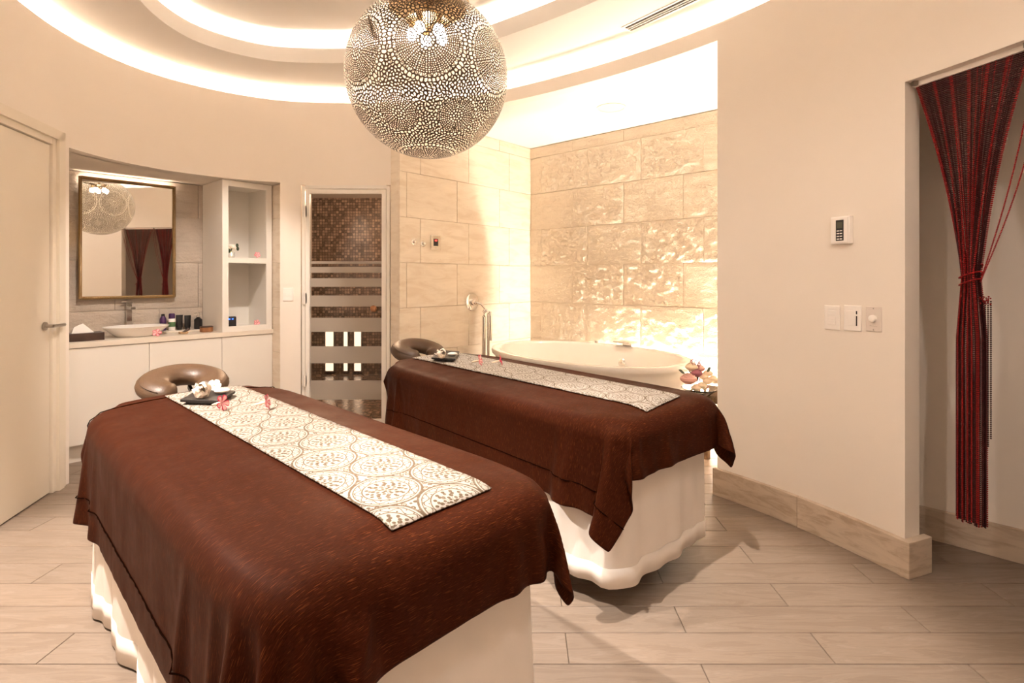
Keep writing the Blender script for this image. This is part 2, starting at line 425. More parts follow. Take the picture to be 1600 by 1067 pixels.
U_C0 = 14.0; U_C1 = near((1.99, 1.42))                         # curtained doorway
ZL, ZA, ZV, ZD, ZS, ZC = 2.89, 2.785, 2.17, 2.20, 2.155, 2.20
A = np.array([.658, .753]); B = np.array([.753, -.658])        # room axes seen in the stonework
CORN = np.array([.116, 6.0])

w = MB(); band(w, U_D0, U_D1, ZD, ZL); band(w, U_D1, U_V0, 0, ZL); band(w, U_V0, U_V1, ZV, ZL); struct('wall_left', w, M['wall'], smooth=True)
w = MB(); band(w, U_V1, U_S0, 0, ZL); band(w, U_S0, U_S1, ZS, ZL); band(w, U_S1, U_A0, 0, ZL); band(w, U_A0, U_A1, ZA, ZL); struct('wall_back', w, M['wall'], smooth=True)
w = MB(); band(w, U_A1, U_C0, 0, ZL); band(w, U_C0, U_C1, ZC, ZL); band(w, U_C1, 17.0, 0, ZL); struct('wall_right', w, M['wall'], smooth=True)
w = MB(); band(w, 17.0, NC+U_D0, 0, ZL); struct('wall_front', w, M['wall'], smooth=True)

# ceiling: ring ceiling, inner lip, upper ceiling, closures and troughs
ceiling = MB()
def ringcap(mb, d0, d1, z, t): band(mb, 0, NC, z, z+t, d0, d1)
Z1, Z2, RI = 3.02, 3.25, -.56
ringcap(ceiling, RI, .26, Z1, .03)
ringcap(ceiling, RI, RI+.025, Z1+.03, .085)                 # inner lip, a fascia standing on the ring
band(ceiling, 0, NC, 2.80, 2.83, .10, .26)              # trough floor behind the wall top
band(ceiling, 0, NC, 2.83, Z1, .24, .26)
band(ceiling, 0, NC, Z1+.03, Z2, RI+.24, RI+.26)
n = len(US)-1
top = [(*off(u, RI+.26), Z2) for u in US[:-1]]; top2 = [(x, y, Z2+.03) for x, y, z in top]
ceiling.add(top+top2, [tuple(range(n)), tuple(range(n, 2*n))[::-1]])
CEIL = struct('ceiling', ceiling, M['ceil'], smooth=True)
s = MB(); band(s, 0, NC, 2.832, 2.838, .135, .165); link('light_strip', s, M['led_out'], CEIL)
s = MB(); band(s, 0, NC, Z1+.032, Z1+.038, RI+.07, RI+.10); link('light_strip', s, M['led_in'], CEIL)

# alcove ceiling
al = MB(); hd = [off(u, .10) for u in path(U_A0, U_A1)]
endR = CORN+B*2.75
al.prism(hd+[(float(endR[0])+.05, float(endR[1])+.02), (float(CORN[0])+.02, float(CORN[1])+.06), (-1.12, 4.75)], ZA, ZA+.012)
struct('ceiling_alcove', al, M['ceil'])
# wall closing the alcove on the right (behind the tub end)
pa = off(U_A1, .0); pb = (float(endR[0])+.02, float(endR[1]))
d = Vector((pb[0]-pa[0], pb[1]-pa[1])).normalized(); nn = Vector((d.y, -d.x))*.08
w = MB(); q0 = Vector(pa)+nn*1.3; w.prism([tuple(q0), pb, (pb[0]+nn.x, pb[1]+nn.y), (q0.x+nn.x, q0.y+nn.y)], 0, 2.79); struct('wall_alcove_side', w, M['wall'])

# ------------------------------------------------------------------ stone walls, tile by tile
def frame(origin, ax, nrm):     # local x along wall, y out of the wall into the room, z up
    m = Matrix.Identity(4)
    for r in range(2): m[r][0] = float(ax[r]); m[r][1] = float(nrm[r]); m[r][3] = float(origin[r])
    return m
ROWS = [(-.0, .265), (.265, .665), (.665, 1.065), (1.065, 1.465), (1.465, 1.865), (1.865, 2.265), (2.265, 2.665), (2.665, 2.782)]
def smooth_tile(w_, h_, t_):
    m = MB(); b = .002; m.add([(0,0,0),(w_,0,0),(w_,0,h_),(0,0,h_),(0,t_-b,0),(w_,t_-b,0),(w_,t_-b,h_),(0,t_-b,h_),(b,t_,b),(w_-b,t_,b),(w_-b,t_,h_-b),(b,t_,h_-b)],
      [(0,1,5,4),(1,2,6,5),(2,3,7,6),(3,0,4,7),(4,5,9,8),(5,6,10,9),(6,7,11,10),(7,4,8,11),(8,9,10,11)]); return m
def rough_tile(w_, h_, t_, amp, seed, ridge=0):
    nx = max(3, int(w_/.0135)); nz = max(3, int(h_/.0135)); vs = []; fs = []
    ca, sa = math.cos(seed*1.7), math.sin(seed*1.7)
    for j in range(nz+1):
        for i in range(nx+1):
            x = w_*i/nx; z = h_*j/nz
            e = min(x, w_-x, z, h_-z); k = min(1, e/.03)
            q = Vector((x*12+seed*9, z*18, seed*3.3))
            d = noise.fractal(q, .9, 2.2, 5)*.55
            q2 = Vector(((x*ca-z*sa)*34+seed, (x*sa+z*ca)*16, seed)); d += (abs(noise.noise(q2))*-1.0+.25)*.8
            if ridge: d = .35*d+.55*abs(math.sin((x*.55+z*1.0)*95+noise.noise(q)*2.5))
            y = t_-.003+amp*(k*.6+.4)*d*(1 if 0 < i < nx and 0 < j < nz else .5)+.004*k
            vs.append((x, max(.004, y), z))
    nv = nx+1
    for j in range(nz):
        for i in range(nx): fs.append((j*nv+i, j*nv+i+1, (j+1)*nv+i+1, (j+1)*nv+i))
    bd = [i for i in range(nv)]+[j*nv+nx for j in range(1, nz+1)]+[nz*nv+i for i in range(nx-1, -1, -1)]+[j*nv for j in range(nz-1, 0, -1)]
    o = len(vs); vs += [(vs[i][0], 0, vs[i][2]) for i in bd]; nb = len(bd)
    for k in range(nb): fs.append((bd[k], bd[(k+1) % nb], o+(k+1) % nb, o+k))
    m = MB(); m.add(vs, fs); return m
def tile_wall(name, org, ax, nrm, length, rows, j0, j1, pitch, mat, kind, gap=.003, zmax=9, seed0=0):
    back = MB(); mt = frame(org, ax, nrm); back.box((-.06, -.12, 0), (length, .0, min(zmax, 2.79)), mt)
    wall = struct(name, back, M['grout'] if kind == 'x' else M['marble'])
    rnd = random.Random(seed0+3)
    for ri, (z0, z1) in enumerate(rows):
        z1 = min(z1, zmax)
        if z1-z0 < .03: continue
        js = [(j0 if ri % 2 == 1 else j1)+pitch*k for k in range(-2, 9)]
        ed = [0]+[j for j in js if .04 < j < length-.04]+[length]
        for a_, b_ in zip(ed[:-1], ed[1:]):
            w_, h_ = b_-a_-gap, z1-z0-gap
            if kind == 'smooth': t = smooth_tile(w_, h_, .012+rnd.uniform(0, .0012))
            elif kind == 'rough': t = rough_tile(w_, h_, .022+rnd.uniform(0, .014), rnd.choice([.006, .013, .019, .024]), rnd.uniform(0, 60))
            else: t = rough_tile(w_, h_, .018+rnd.uniform(0, .008), rnd.choice([.007, .010]), rnd.uniform(0, 60), rnd.random() < .35)
            o = link('tile', t, mat, wall, smooth=(kind != 'smooth'))
            o.matrix_local = mt @ Matrix.Translation((a_+gap/2, 0, z0+gap/2))
    return wall
# smooth wall runs from the corner towards the camera-left
tile_wall('wall_alcove_left', CORN, -A, B, 1.80, ROWS, .534, .381, .595, M['marble'], 'smooth', seed0=1)
tile_wall('wall_alcove_back', CORN+A*.0, B, -A, 2.75, ROWS, .588, .166, .611, M['rough'], 'rough', seed0=2)

# ------------------------------------------------------------------ floor
fl = MB(); fl.box((-4.6, -1.6, -.08), (3.6, 7.7, -.005)); FLOOR = struct('floor', fl, M['grout'])
PW, PL = .161, .915
pm = MB(); a = .0015; x1, y1 = PL/2-a, PW/2-a; b = .0015
pm.add([(-x1,-y1,-.008),(x1,-y1,-.008),(x1,y1,-.008),(-x1,y1,-.008),(-x1,-y1,-b),(x1,-y1,-b),(x1,y1,-b),(-x1,y1,-b),(-x1+b,-y1+b,0),(x1-b,-y1+b,0),(x1-b,y1-b,0),(-x1+b,y1-b,0)],
  [(0,1,5,4),(1,2,6,5),(2,3,7,6),(3,0,4,7),(4,5,9,8),(5,6,10,9),(6,7,11,10),(7,4,8,11),(8,9,10,11)])
p0 = None; Y0 = 1.986
ins = BVHTree
def inside(x, y):
    q = CT; c = False; j = NC-1
    for i in range(NC):
        if (q[i][1] > y) != (q[j][1] > y) and x < (q[j][0]-q[i][0])*(y-q[i][1])/(q[j][1]-q[i][1])+q[i][0]: c = not c
        j = i
    return c
rest = MB(); cnt = 0
for r in range(-19, 26):
    yc = Y0-PW/2+PW*r
    for k in range(-5, 4):
        xc = (1.08 if r % 2 == 0 else .617)+PL*(k-.5)
        near_in = any(inside(xc+dx, yc+dy) for dx in (-.5, -.25, 0, .25, .5) for dy in (-.15, .15))
        nook = 1.5 < xc < 3.1 and 1.2 < yc < 3.3; alc = yc > 3.6 and -1.0 < xc < 2.2; van = -3.9 < xc < -2.2 and 3.0 < yc < 5.1
        if not (near_in or nook or alc or van) or yc > 6: continue
        vis = yc > .75 and abs(xc) < yc*1.05+.7 and yc < 4.6
        if vis:
            if p0 is None: p0 = link('plank', pm, M['floor'], FLOOR, loc=(xc, yc, 0))
            else:
                o = p0.copy(); COL.objects.link(o); o.parent = FLOOR; o.location = (xc, yc, 0)
            cnt += 1
        else:
            rest.add([(x+xc, y+yc, z) for x, y, z in pm.v], pm.f)
o = link('plank', rest, M['floor'], FLOOR); o['kind'] = 'stuff'
print('planks', cnt)

# ------------------------------------------------------------------ skirting
def skirting(name, u0, u1, h_=.162, t_=.028):
    m = MB(); band(m, u0, u1, 0, h_, -t_, 0.0); return struct(name, m, M['skirting'], bevel=.003)
umid = ray(1250, 12, 14)
par = skirting('baseboard_right', U_A1-.03, umid-.002)
m = MB(); band(m, umid+.002, U_C0-.0, 0, .162, -.028, 0); band(m, U_C0, U_C0+.075, 0, .162, -.028, .13); link('end_block', m, M['skirting'], par, bevel=.003)
skirting('baseboard_front', U_C1, NC+U_D0-.08)
skirting('baseboard_back', U_S1+.02, U_A0-.02)

# ------------------------------------------------------------------ nook behind the curtain
nd = np.array([.246, -.234]); nd = nd/np.hypot(*nd); n0 = np.array([2.08, 2.724])
pA = n0-nd*.42; pB = n0+nd*1.9; nq = np.array([nd[1], -nd[0]])*-1
w = MB(); w.prism([tuple(pA), tuple(pB), tuple(pB+nq*.1), tuple(pA+nq*.1)], 0, 2.6); struct('wall_nook', w, M['wall'])
m = MB(); m.prism([tuple(pA), tuple(pB), tuple(pB-nq*.025), tuple(pA-nq*.025)], 0, .155); struct('baseboard_nook', m, M['skirting'], bevel=.003)
w = MB(); w.prism([(pB[0], pB[1]), (pB[0]+.1, pB[1]), (2.25, .75), (2.1, .75)], 0, 2.6); struct('wall_nook_end', w, M['wall'])
w = MB(); w.prism([tuple(pA), tuple(pA+nq*.1), off(13.2, .14), off(13.2, .10)], 0, 2.6); struct('wall_nook_near', w, M['wall'])
w = MB(); w.prism([off(13.2, .1), tuple(pA+nq*.1), tuple(pB+nq*.1), (2.25, .75), off(16.5, .1), off(15.5, .1), off(14.5, .1)], 2.42, 2.46); struct('ceiling_nook', w, M['wall'])

# ------------------------------------------------------------------ left door
fj, nj = off(U_D1, 0), off(U_D0, 0)
dv = Vector((nj[0]-fj[0], nj[1]-fj[1])); dl = dv.length; dv.normalize()
dn = Vector((dv.y, -dv.x));
if dn.dot(Vector((1, 0))) < 0: dn = -dn
DM = frame(fj, dv, dn)
m = MB(); JW = .045
m.box((-.02, -.10, 0), (JW, .012, ZD-.01), DM); m.box((dl-JW, -.10, 0), (dl+.02, .012, ZD-.01), DM); m.box((JW, -.10, ZD-.05), (dl-JW, .012, ZD+.0), DM)
D1 = struct('door_1', m, M['door'], bevel=.003)
m = MB(); m.box((JW+.004, -.045, .008), (dl-JW-.004, -.003, ZD-.055), DM); link('door_leaf', m, M['door'], D1, bevel=.002)
m = MB()
for x0, t_ in ((-.075, .022), (-.045, .030)):
    m.box((x0, .0, 0), (x0+.028 if x0 < -.05 else .012, t_, ZD+(.05 if x0 < -.05 else .02)), DM)
m.box((dl-.01, 0, 0), (dl+.045, .022, ZD+.05), DM); m.box((-.045, 0, ZD-.012), (dl+.02, .030, ZD+.022), DM); m.box((-.075, 0, ZD+.020), (dl+.045, .022, ZD+.050), DM)
link('architrave', m, M['door'], D1, bevel=.003)
hz = 1.035; m = MB()
hm = DM @ Matrix.Translation((JW+.065, 0, hz)) @ Matrix.Rotation(-PI/2, 4, 'X')
m.lathe([(.026, 0), (.026, .008), (.010, .010), (.010, .045), (1e-6, .046)], (0,0,0), 20, mtx=hm)
m.tube([DM @ Vector((JW+.065, .042, hz)), DM @ Vector((JW+.03, .046, hz)), DM @ Vector((JW-.05, .048, hz+.0))], .0105, 10)
link('door_handle', m, M['brushed'], D1, smooth=True)

# ------------------------------------------------------------------ steam room behind the glass door
def uvquad(name, quads, mat):
    me = bpy.data.meshes.new(name); vs = []; fs = []; uvs = []
    for q in quads:
        i = len(vs); vs += q; fs.append((i, i+1, i+2, i+3))
        u = (Vector(q[1])-Vector(q[0])).length; v = (Vector(q[3])-Vector(q[0])).length; uvs += [(0, 0), (u, 0), (u, v), (0, v)]
    me.from_pydata(vs, [], fs); me.materials.append(mat); ul = me.uv_layers.new(name='uv')
    for i, c in enumerate(uvs): ul.data[i].uv = c
    o = bpy.data.objects.new(name, me); COL.objects.link(o); o['kind'] = 'structure'
    sm = o.modifiers.new('solid', 'SOLIDIFY'); sm.thickness = .04; sm.offset = -1; return o
lx0, lx1, yf, yb, zt = (-2.03, -3.15), (-1.13, -1.45), 4.87, 7.4, 2.45
uvquad('wall_steam_back', [[(lx0[1], yb, 0), (lx1[1], yb, 0), (lx1[1], yb, zt), (lx0[1], yb, zt)]], M['mosaic'])
uvquad('wall_steam_left', [[(lx0[0], yf, 0), (lx0[1], yb, 0), (lx0[1], yb, zt), (lx0[0], yf, zt)]], M['mosaic'])
uvquad('wall_steam_right', [[(lx1[1], yb, 0), (lx1[0], yf, 0), (lx1[0], yf, zt), (lx1[1], yb, zt)]], M['mosaic'])
uvquad('floor_steam', [[(lx0[0], yf-.08, .004), (lx1[0], yf-.08, .004), (lx1[1], yb, .004), (lx0[1], yb, .004)]], M['mosaic'])
uvquad('ceiling_steam', [[(lx0[0], yf, zt), (lx0[1], yb, zt), (lx1[1], yb, zt), (lx1[0], yf, zt)]], M['ceil'])
for i, (a_, b_) in enumerate(((509, 521.5), (537.5, 543.5), (554, 564.5))):
    xa, xb = (a_-CX)/F*(yb-.03), (b_-CX)/F*(yb-.03)
    t = thing('wall_light', ['wide lit slot of the steam room, leftmost behind the striped glass', 'narrowest of the lit slots behind the striped glass, in the middle', 'lit slot of the steam room nearest the door knob'][i], 'light', ((xa+xb)/2, yb-.04, .03), 0, 'lit slots in the steam room wall')
    wd = (xb-xa)/2; m = MB(); m.box((-wd, 0, .02), (wd, .02, .66)); link('diffuser', m, M['led_steam'], t)
    m = MB(); m.box((-wd-.012, -.004, 0), (wd+.012, .035, .02)); m.box((-wd-.012, -.004, .66), (wd+.012, .035, .68)); m.box((-wd-.012, -.004, .02), (-wd, .035, .66)); m.box((wd, -.004, .02), (wd+.012, .035, .66)); link('frame', m, M['brushed'], t)
sl = bpy.data.lights.new('steam_lamp', 'POINT'); sl.energy = 42; sl.color = (1, .74, .52); sl.shadow_soft_size = .12
so = bpy.data.objects.new('steam_lamp', sl); COL.objects.link(so); so.location = (-1.75, 5.6, 2.25)
# door: frame in the curved wall, leaf, pane, frosted bands
dx0, dx1, dy = (472-CX)/F*4.72, (609-CX)/F*4.72, 4.72
D2m = MB(); ft = .035
def yz(px_y): return H-(px_y-HY)*dy/F
ztop = yz(291)
D2m.box((dx0, dy-.005, 0), (dx0+.028, dy+.13, ztop)); D2m.box((dx1-.028, dy-.005, 0), (dx1, dy+.13, ztop)); D2m.box((dx0+.028, dy-.005, ztop-.022), (dx1-.028, dy+.13, ztop+.01))
D2 = struct('door_2', D2m, M['white'], bevel=.002)
lx_0, lx_1, lz1 = dx0+.034, dx1-.030, ztop-.030; st = .038
m = MB(); m.box((lx_0, dy-.012, .012), (lx_0+st, dy+.03, lz1)); m.box((lx_1-st, dy-.012, .012), (lx_1, dy+.03, lz1)); m.box((lx_0+st, dy-.012, lz1-st), (lx_1-st, dy+.03, lz1)); m.box((lx_0+st, dy-.012, .012), (lx_1-st, dy+.03, .075))
LF = link('door_leaf', m, M['white'], D2, bevel=.003)
m = MB(); m.box((lx_0+st, dy+.008, .075), (lx_1-st, dy+.013, lz1-st)); link('glass_pane', m, M['pane'], D2)
fb = None
for a_, b_ in ((408.2, 412.1), (417, 426), (434.7, 448), (461.7, 478.9), (496.6, 518.5), (541, 567.6), (594.5, 624.5)):
    m = MB(); m.box((lx_0+st+.001, dy+.004, yz(b_)), (lx_1-st-.001, dy+.0075, yz(a_))); link('frosted_band', m, M['frost'], D2)
for zz in (1.92, 1.15, .42):
    m = MB(); m.tube([(lx_0-.006, dy-.018, zz-.05), (lx_0-.006, dy-.018, zz+.05)], .010, 10); m.box((lx_0-.03, dy-.012, zz-.045), (lx_0+.012, dy-.006, zz+.045)); link('hinge', m, M['white'], D2, smooth=True)
kx = (583-CX)/F*4.68; m = MB(); km = Matrix.Translation((kx, dy+.004, yz(482))) @ Matrix.Rotation(PI/2, 4, 'X')
m.lathe([(.012, 0), (.012, .015), (.025, .022), (.030, .036), (.022, .05), (1e-6, .054)], (0,0,0), 18, mtx=km)
tag(link('door_knob', m, M['wood'], D2, smooth=True), 'round wooden knob')

# ------------------------------------------------------------------ vanity recess
vl, vr = np.array(off(U_V0, .10)), np.array(off(U_V1, .10))
FR0 = np.array([-3.17, 3.77])                       # counter front line, along A
DEP = .50
def vp(t, d, z=0): p = FR0+A*t-B*d; return Vector((float(p[0]), float(p[1]), z))
VM = frame(FR0, A, -B)                              # local x along the counter, y towards the back wall
def vt(p): return float(np.dot(np.array(p)-FR0, A)), float(np.dot(np.array(p)-FR0, -B))
TL, TR = vt(off(U_V0, 0))[0], vt(off(U_V1, 0))[0]+.02
TE = 1.395
dl0, dr0 = vt(vl)[1], vt(vr)[1]
w = MB(); w.box((TL-.08, min(dl0, .0)-.0, 0), (TL, DEP+.1, 2.4), VM); struct('wall_vanity_left', w, M['wall'])
w = MB(); w.box((TE+.012, dr0-.06, 0), (TE+.10, DEP+.1, 2.4), VM); wv = struct('wall_vanity_right', w, M['marble'])
for (z0, z1) in ROWS[:-2]:
    m = smooth_tile(DEP-dr0+.02, min(z1, 2.165)-z0-.003, .010); o = link('tile', m, M['marble'], wv)
    o.matrix_local = VM @ Matrix.Translation((TE+.012, dr0-.03, z0+.0015)) @ Matrix.Rotation(PI/2, 4, 'Z')
bo = FR0+A*TL-B*DEP
tile_wall('wall_vanity_back', bo, A, B, TE-TL+.03, ROWS, .42, .12, .61, M['chisel'], 'chisel', zmax=2.165, seed0=5)
w = MB(); pts = [off(u, .08) for u in path(U_V0, U_V1)]; e1 = vp(TE+.06, DEP+.05); e0 = vp(TL-.05, DEP+.05)
w.prism(pts+[(e1.x, e1.y), (e0.x, e0.y)], ZV, ZV+.03); struct('ceiling_vanity', w, M['wall'])
m = MB(); m.box((.12, DEP-.047, 2.095), (.73, DEP-.043, 2.110), VM)
t = tag(link('vanity_light_strip', m, M['led_van']), 'thin warm light strip tucked behind the top of the mirror', 'light')

# cabinet
CZ = .868
VC = thing('vanity_cabinet', 'long white handleless vanity cabinet filling the recess under the counter', 'cabinet', vp(0, 0, 0), math.atan2(A[1], A[0]))
def vlink(name, mb, mat, parent, **k): return link(name, mb, mat, parent, **k)
m = MB(); m.box((TL+.004, .022, .13), (TE, DEP-.03, .828)); m.box((TL+.004, .07, 0.001), (TE, DEP-.03, .13)); link('body', m, M['white'], VC)
edges = [TL+.006, .452, .972, TE]
for i in range(3):
    m = MB(); m.box((edges[i]+.0015, .0, .135), (edges[i+1]-.0015, .020, .826)); dd = link('door', m, M['white'], VC, bevel=.0015)
    if i == 2:
        m = MB(); m.lathe([(.006, 0), (.006, .012), (.014, .018), (.013, .026), (1e-6, .029)], (0,0,0), 14, mtx=Matrix.Translation((edges[2]+.035, 0, .475)) @ Matrix.Rotation(PI/2, 4, 'X')); link('knob', m, M['brass'], dd, smooth=True)
CTt = thing('countertop', 'pale stone countertop slab running the full width of the recess', 'countertop', vp(0, 0, .83), math.atan2(A[1], A[0]))
m = MB(); m.box((TL+.002, -.012, 0), (TE+.004, DEP-.032, CZ-.83)); link('slab', m, M['countertop'], CTt, bevel=.002)
RV = math.atan2(A[1], A[0])

# tower shelf
T0, T1, TZ0, TZ1 = .974, 1.388, CZ+.001, ZV-.004
TW = thing('shelf_tower', 'tall white open shelf tower standing on the right end of the counter', 'shelf', vp(T0, .015, TZ0), RV)
tw, th_, td = T1-T0, TZ1-TZ0, DEP-.055; fw = .048
m = MB(); m.box((0, 0, 0), (.022, td, th_)); m.box((tw-.022, 0, 0), (tw, td, th_)); m.box((.022, 0, th_-.022), (tw-.022, td, th_)); m.box((.022, 0, 0), (tw-.022, td, .02)); m.box((.022, td-.012, .02), (tw-.022, td, th_-.022))
link('carcass', m, M['white'], TW)
m = MB(); m.box((0, -.018, 0), (fw, -.0002, th_)); m.box((tw-fw, -.018, 0), (tw, -.0002, th_)); m.box((fw, -.018, th_-.05), (tw-fw, -.0002, th_)); m.box((fw, -.018, 0), (tw-fw, -.0002, .045)); link('face_frame', m, M['white'], TW, bevel=.001)
SZ = 1.505-TZ0
m = MB(); m.box((.0225, -.016, SZ-.045), (tw-.0225, td-.0125, SZ)); link('shelf', m, M['white'], TW)

# mirror
MW0, MW1, MZ0, MZ1 = .096, .752, 1.163, 2.122
MR = thing('wall_mirror', 'rectangular wall mirror with a beaded gilt frame above the basin', 'mirror', vp(MW0, DEP-.066, MZ0), RV)
mw, mh = MW1-MW0, MZ1-MZ0; fwi = .020
m = MB(); m.box((fwi-.004, .008, fwi-.004), (mw-fwi+.004, .012, mh-fwi+.004)); link('mirror_glass', m, M['mirror'], MR)
m = MB(); m.box((0, -.012, 0), (fwi, .016, mh)); m.box((mw-fwi, -.012, 0), (mw, .016, mh)); m.box((fwi, -.012, 0), (mw-fwi, .016, fwi)); m.box((fwi, -.012, mh-fwi), (mw-fwi, .016, mh)); link('frame', m, M['gold'], MR, bevel=.004)
m = MB()
def bead(x, z): m.ball((x, -.013, z), .0052, 6, 4)
k = 0
while .008+k*.0105 < mh: bead(.010, .008+k*.0105); bead(mw-.010, .008+k*.0105); k += 1
k = 1
while .010+k*.0105 < mw-.012: bead(.010+k*.0105, .010); bead(.010+k*.0105, mh-.010); k += 1
o = link('beading', m, M['brass'], MR, smooth=True)

# ------------------------------------------------------------------ small things on the counter
def cp(px, py, z=CZ):     # point on the horizontal plane z under a photo pixel
    Y = F*(H-z)/(py-HY); return Vector(((px-CX)/F*Y, Y, z))
p = cp(213, 519); BS = thing('vessel_basin', 'wide white ceramic vessel basin on the counter under the mirror', 'basin', vp(.42, .215, CZ), RV)
m = MB(); m.lathe([(.12, 0), (.135, .006), (.205, .072), (.212, .078), (.207, .081), (.196, .074), (.13, .020), (.03, .014), (.0001, .013)], (0,0,0), 40, 1.05, .84); link('bowl', m, M['ceramic'], BS, smooth=True)
m = MB(); m.lathe([(.018, .0135), (.018, .018), (.0001, .019)], (0,0,0), 14); link('drain', m, M['chrome'], BS, smooth=True)
FC = thing('basin_faucet', 'tall square chrome basin mixer tap standing behind the basin', 'faucet', vp(.42, .447, CZ), RV)
m = MB(); m.box((-.026, -.024, 0), (.026, .010, .006)); m.box((-.019, -.019, .005), (.019, .006, .25)); link('column', m, M['chrome'], FC, bevel=.002)
m = MB(); m.box((-.017, -.13, .205), (.017, -.019, .228)); link('spout', m, M['chrome'], FC, bevel=.003)
m = MB(); m.box((-.021, -.030, .252), (.021, .012, .268)); m.box((-.05, -.016, .262), (-.018, -.004, .272)); link('lever', m, M['chrome'], FC, bevel=.002)
TB = thing('tissue_box', 'long dark brown wooden tissue box at the left end of the counter', 'tissue box', vp(.075, .14, CZ), RV)
m = MB(); m.box((-.135, -.065, 0), (.115, .065, .058)); link('box', m, M['darkwood'], TB, bevel=.003)
m = MB(); m.add([(-.07, -.03, .058), (.06, -.03, .058), (.06, .03, .058), (-.07, .03, .058), (-.055, -.012, .10), (.0, .0, .125), (.03, .018, .095), (-.02, .02, .115)],
                [(0, 1, 5, 4), (1, 2, 6, 5), (2, 3, 7, 6), (3, 0, 4, 7), (4, 5, 6, 7)]); link('tissue', m, M['tissue'], TB)
TR_ = tag(link('glass_tray', MB().box((-.17, -.07, 0), (.17, .07, .012)), M['countertop'], bevel=.002), 'low flat pale tray under the toiletries behind the basin', 'tray'); TR_.location = vp(.80, .37, CZ+.0005); TR_.rotation_euler = (0, 0, RV)
zt_ = CZ+.013
q = thing('aerosol_can', 'purple capped white spray can on the pale tray', 'toiletry', vp(.715, .40, zt_), RV)
link('can', MB().lathe([(.024, 0), (.026, .004), (.026, .095), (.020, .105)], n=20), M['plastic'], q, smooth=True); link('cap', MB().lathe([(.0235, .10), (.0235, .135), (.018, .145), (1e-5, .146)], n=20), M['purple'], q, smooth=True)
link('label_band', MB().lathe([(.0265, .03), (.0265, .072)], n=20), M['greenlab'], q, smooth=True)
q = thing('deodorant_bottle', 'dark violet bottle standing just left of the purple capped can', 'toiletry', vp(.655, .42, zt_), RV)
link('bottle', MB().lathe([(.022, 0), (.024, .004), (.024, .10), (.012, .125)], n=18), M['purple'], q, smooth=True); link('cap', MB().lathe([(.013, .122), (.013, .14), (1e-5, .142)], n=14), M['black'], q, smooth=True)
for i, (tx, dd_, hh) in enumerate(((.775, .41, .128), (.835, .40, .122))):
    q = thing('cosmetic_tube', ['black upright cream tube, the taller of the pair on the tray', 'black upright cream tube, the shorter of the pair, beside the pump bottle'][i], 'toiletry', vp(tx, dd_, zt_), RV+.1*i, 'black tubes on the tray')
    m = MB(); n_ = 16; vs = []
    for zz, sx, sy in ((.0, .018, .018), (.018, .018, .018), (.02, .024, .018), (hh*.6, .025, .012), (hh, .027, .002)):
        vs += [(sx*math.cos(2*PI*k/n_), sy*math.sin(2*PI*k/n_), zz) for k in range(n_)]
    m.add(vs, [(i_*n_+k, i_*n_+(k+1) % n_, (i_+1)*n_+(k+1) % n_, (i_+1)*n_+k) for i_ in range(4) for k in range(n_)]+[tuple(range(4*n_, 5*n_))]); link('tube', m, M['black'], q, smooth=True)
    link('cap', MB().lathe([(.0185, 0), (.0185, .019)], n=n_), M['slate'], q, smooth=True)
q = thing('pump_bottle', 'black lotion bottle with a steel pump beside the wooden bowl', 'toiletry', vp(.905, .36, CZ+.013), RV)
link('bottle', MB().lathe([(.029, 0), (.031, .004), (.031, .085), (.012, .102), (.012, .108)], n=20), M['black'], q, smooth=True)
m = MB(); m.lathe([(.013, .105), (.013, .118), (.005, .12), (.005, .135), (.010, .137), (.010, .146), (1e-5, .147)], n=14); m.tube([(0, 0, .141), (-.03, -.01, .139)], .004, 8); link('pump', m, M['chrome'], q, smooth=True)
q = thing('wooden_bowl', 'round brown turned wooden bowl in front of the shelf tower', 'bowl', vp(.905, .16, CZ), RV)
link('bowl', MB().lathe([(.044, 0), (.050, .005), (.050, .046), (.046, .049), (.043, .046), (.043, .012), (1e-4, .010)], n=28), M['wood'], q, smooth=True)
link('rim', MB().lathe([(.0512, .040), (.0512, .047), (.0465, .0495), (.0425, .0475)], n=28), M['darkwood'], q, smooth=True)
q = thing('wooden_dish', 'small pale wooden dish holding a short dark brush', 'dish', vp(.72, .12, CZ), RV)
link('dish', MB().lathe([(.026, 0), (.034, .005), (.036, .018), (.033, .018), (.029, .008), (1e-4, .007)], n=22), M['palewood'], q, smooth=True)
m = MB(); m.tube([(-.01, 0, .012), (.02, .004, .026), (.042, .008, .036)], [.006, .007, .012], 10); link('brush', m, M['darkwood'], q, smooth=True)
q = thing('tall_candle', 'tall thin pink lit candle at the left edge of the recess', 'candle', vp(TL+.075, .30, CZ))
link('holder', MB().lathe([(.045, 0), (.045, .006), (.016, .012), (.016, .03)], n=20), M['brass'], q, smooth=True)
link('wax', MB().lathe([(.013, .03), (.013, .72), (1e-5, .723)], n=14), M['candle'], q, smooth=True)
link('collar', MB().lathe([(.019, .70), (.019, .735), (.014, .737)], n=14), M['palewood'], q, smooth=True)
link('flame', MB().lathe([(1e-5, .725), (.006, .738), (.004, .752), (1e-5, .768)], n=10), M['flame'], q, smooth=True)

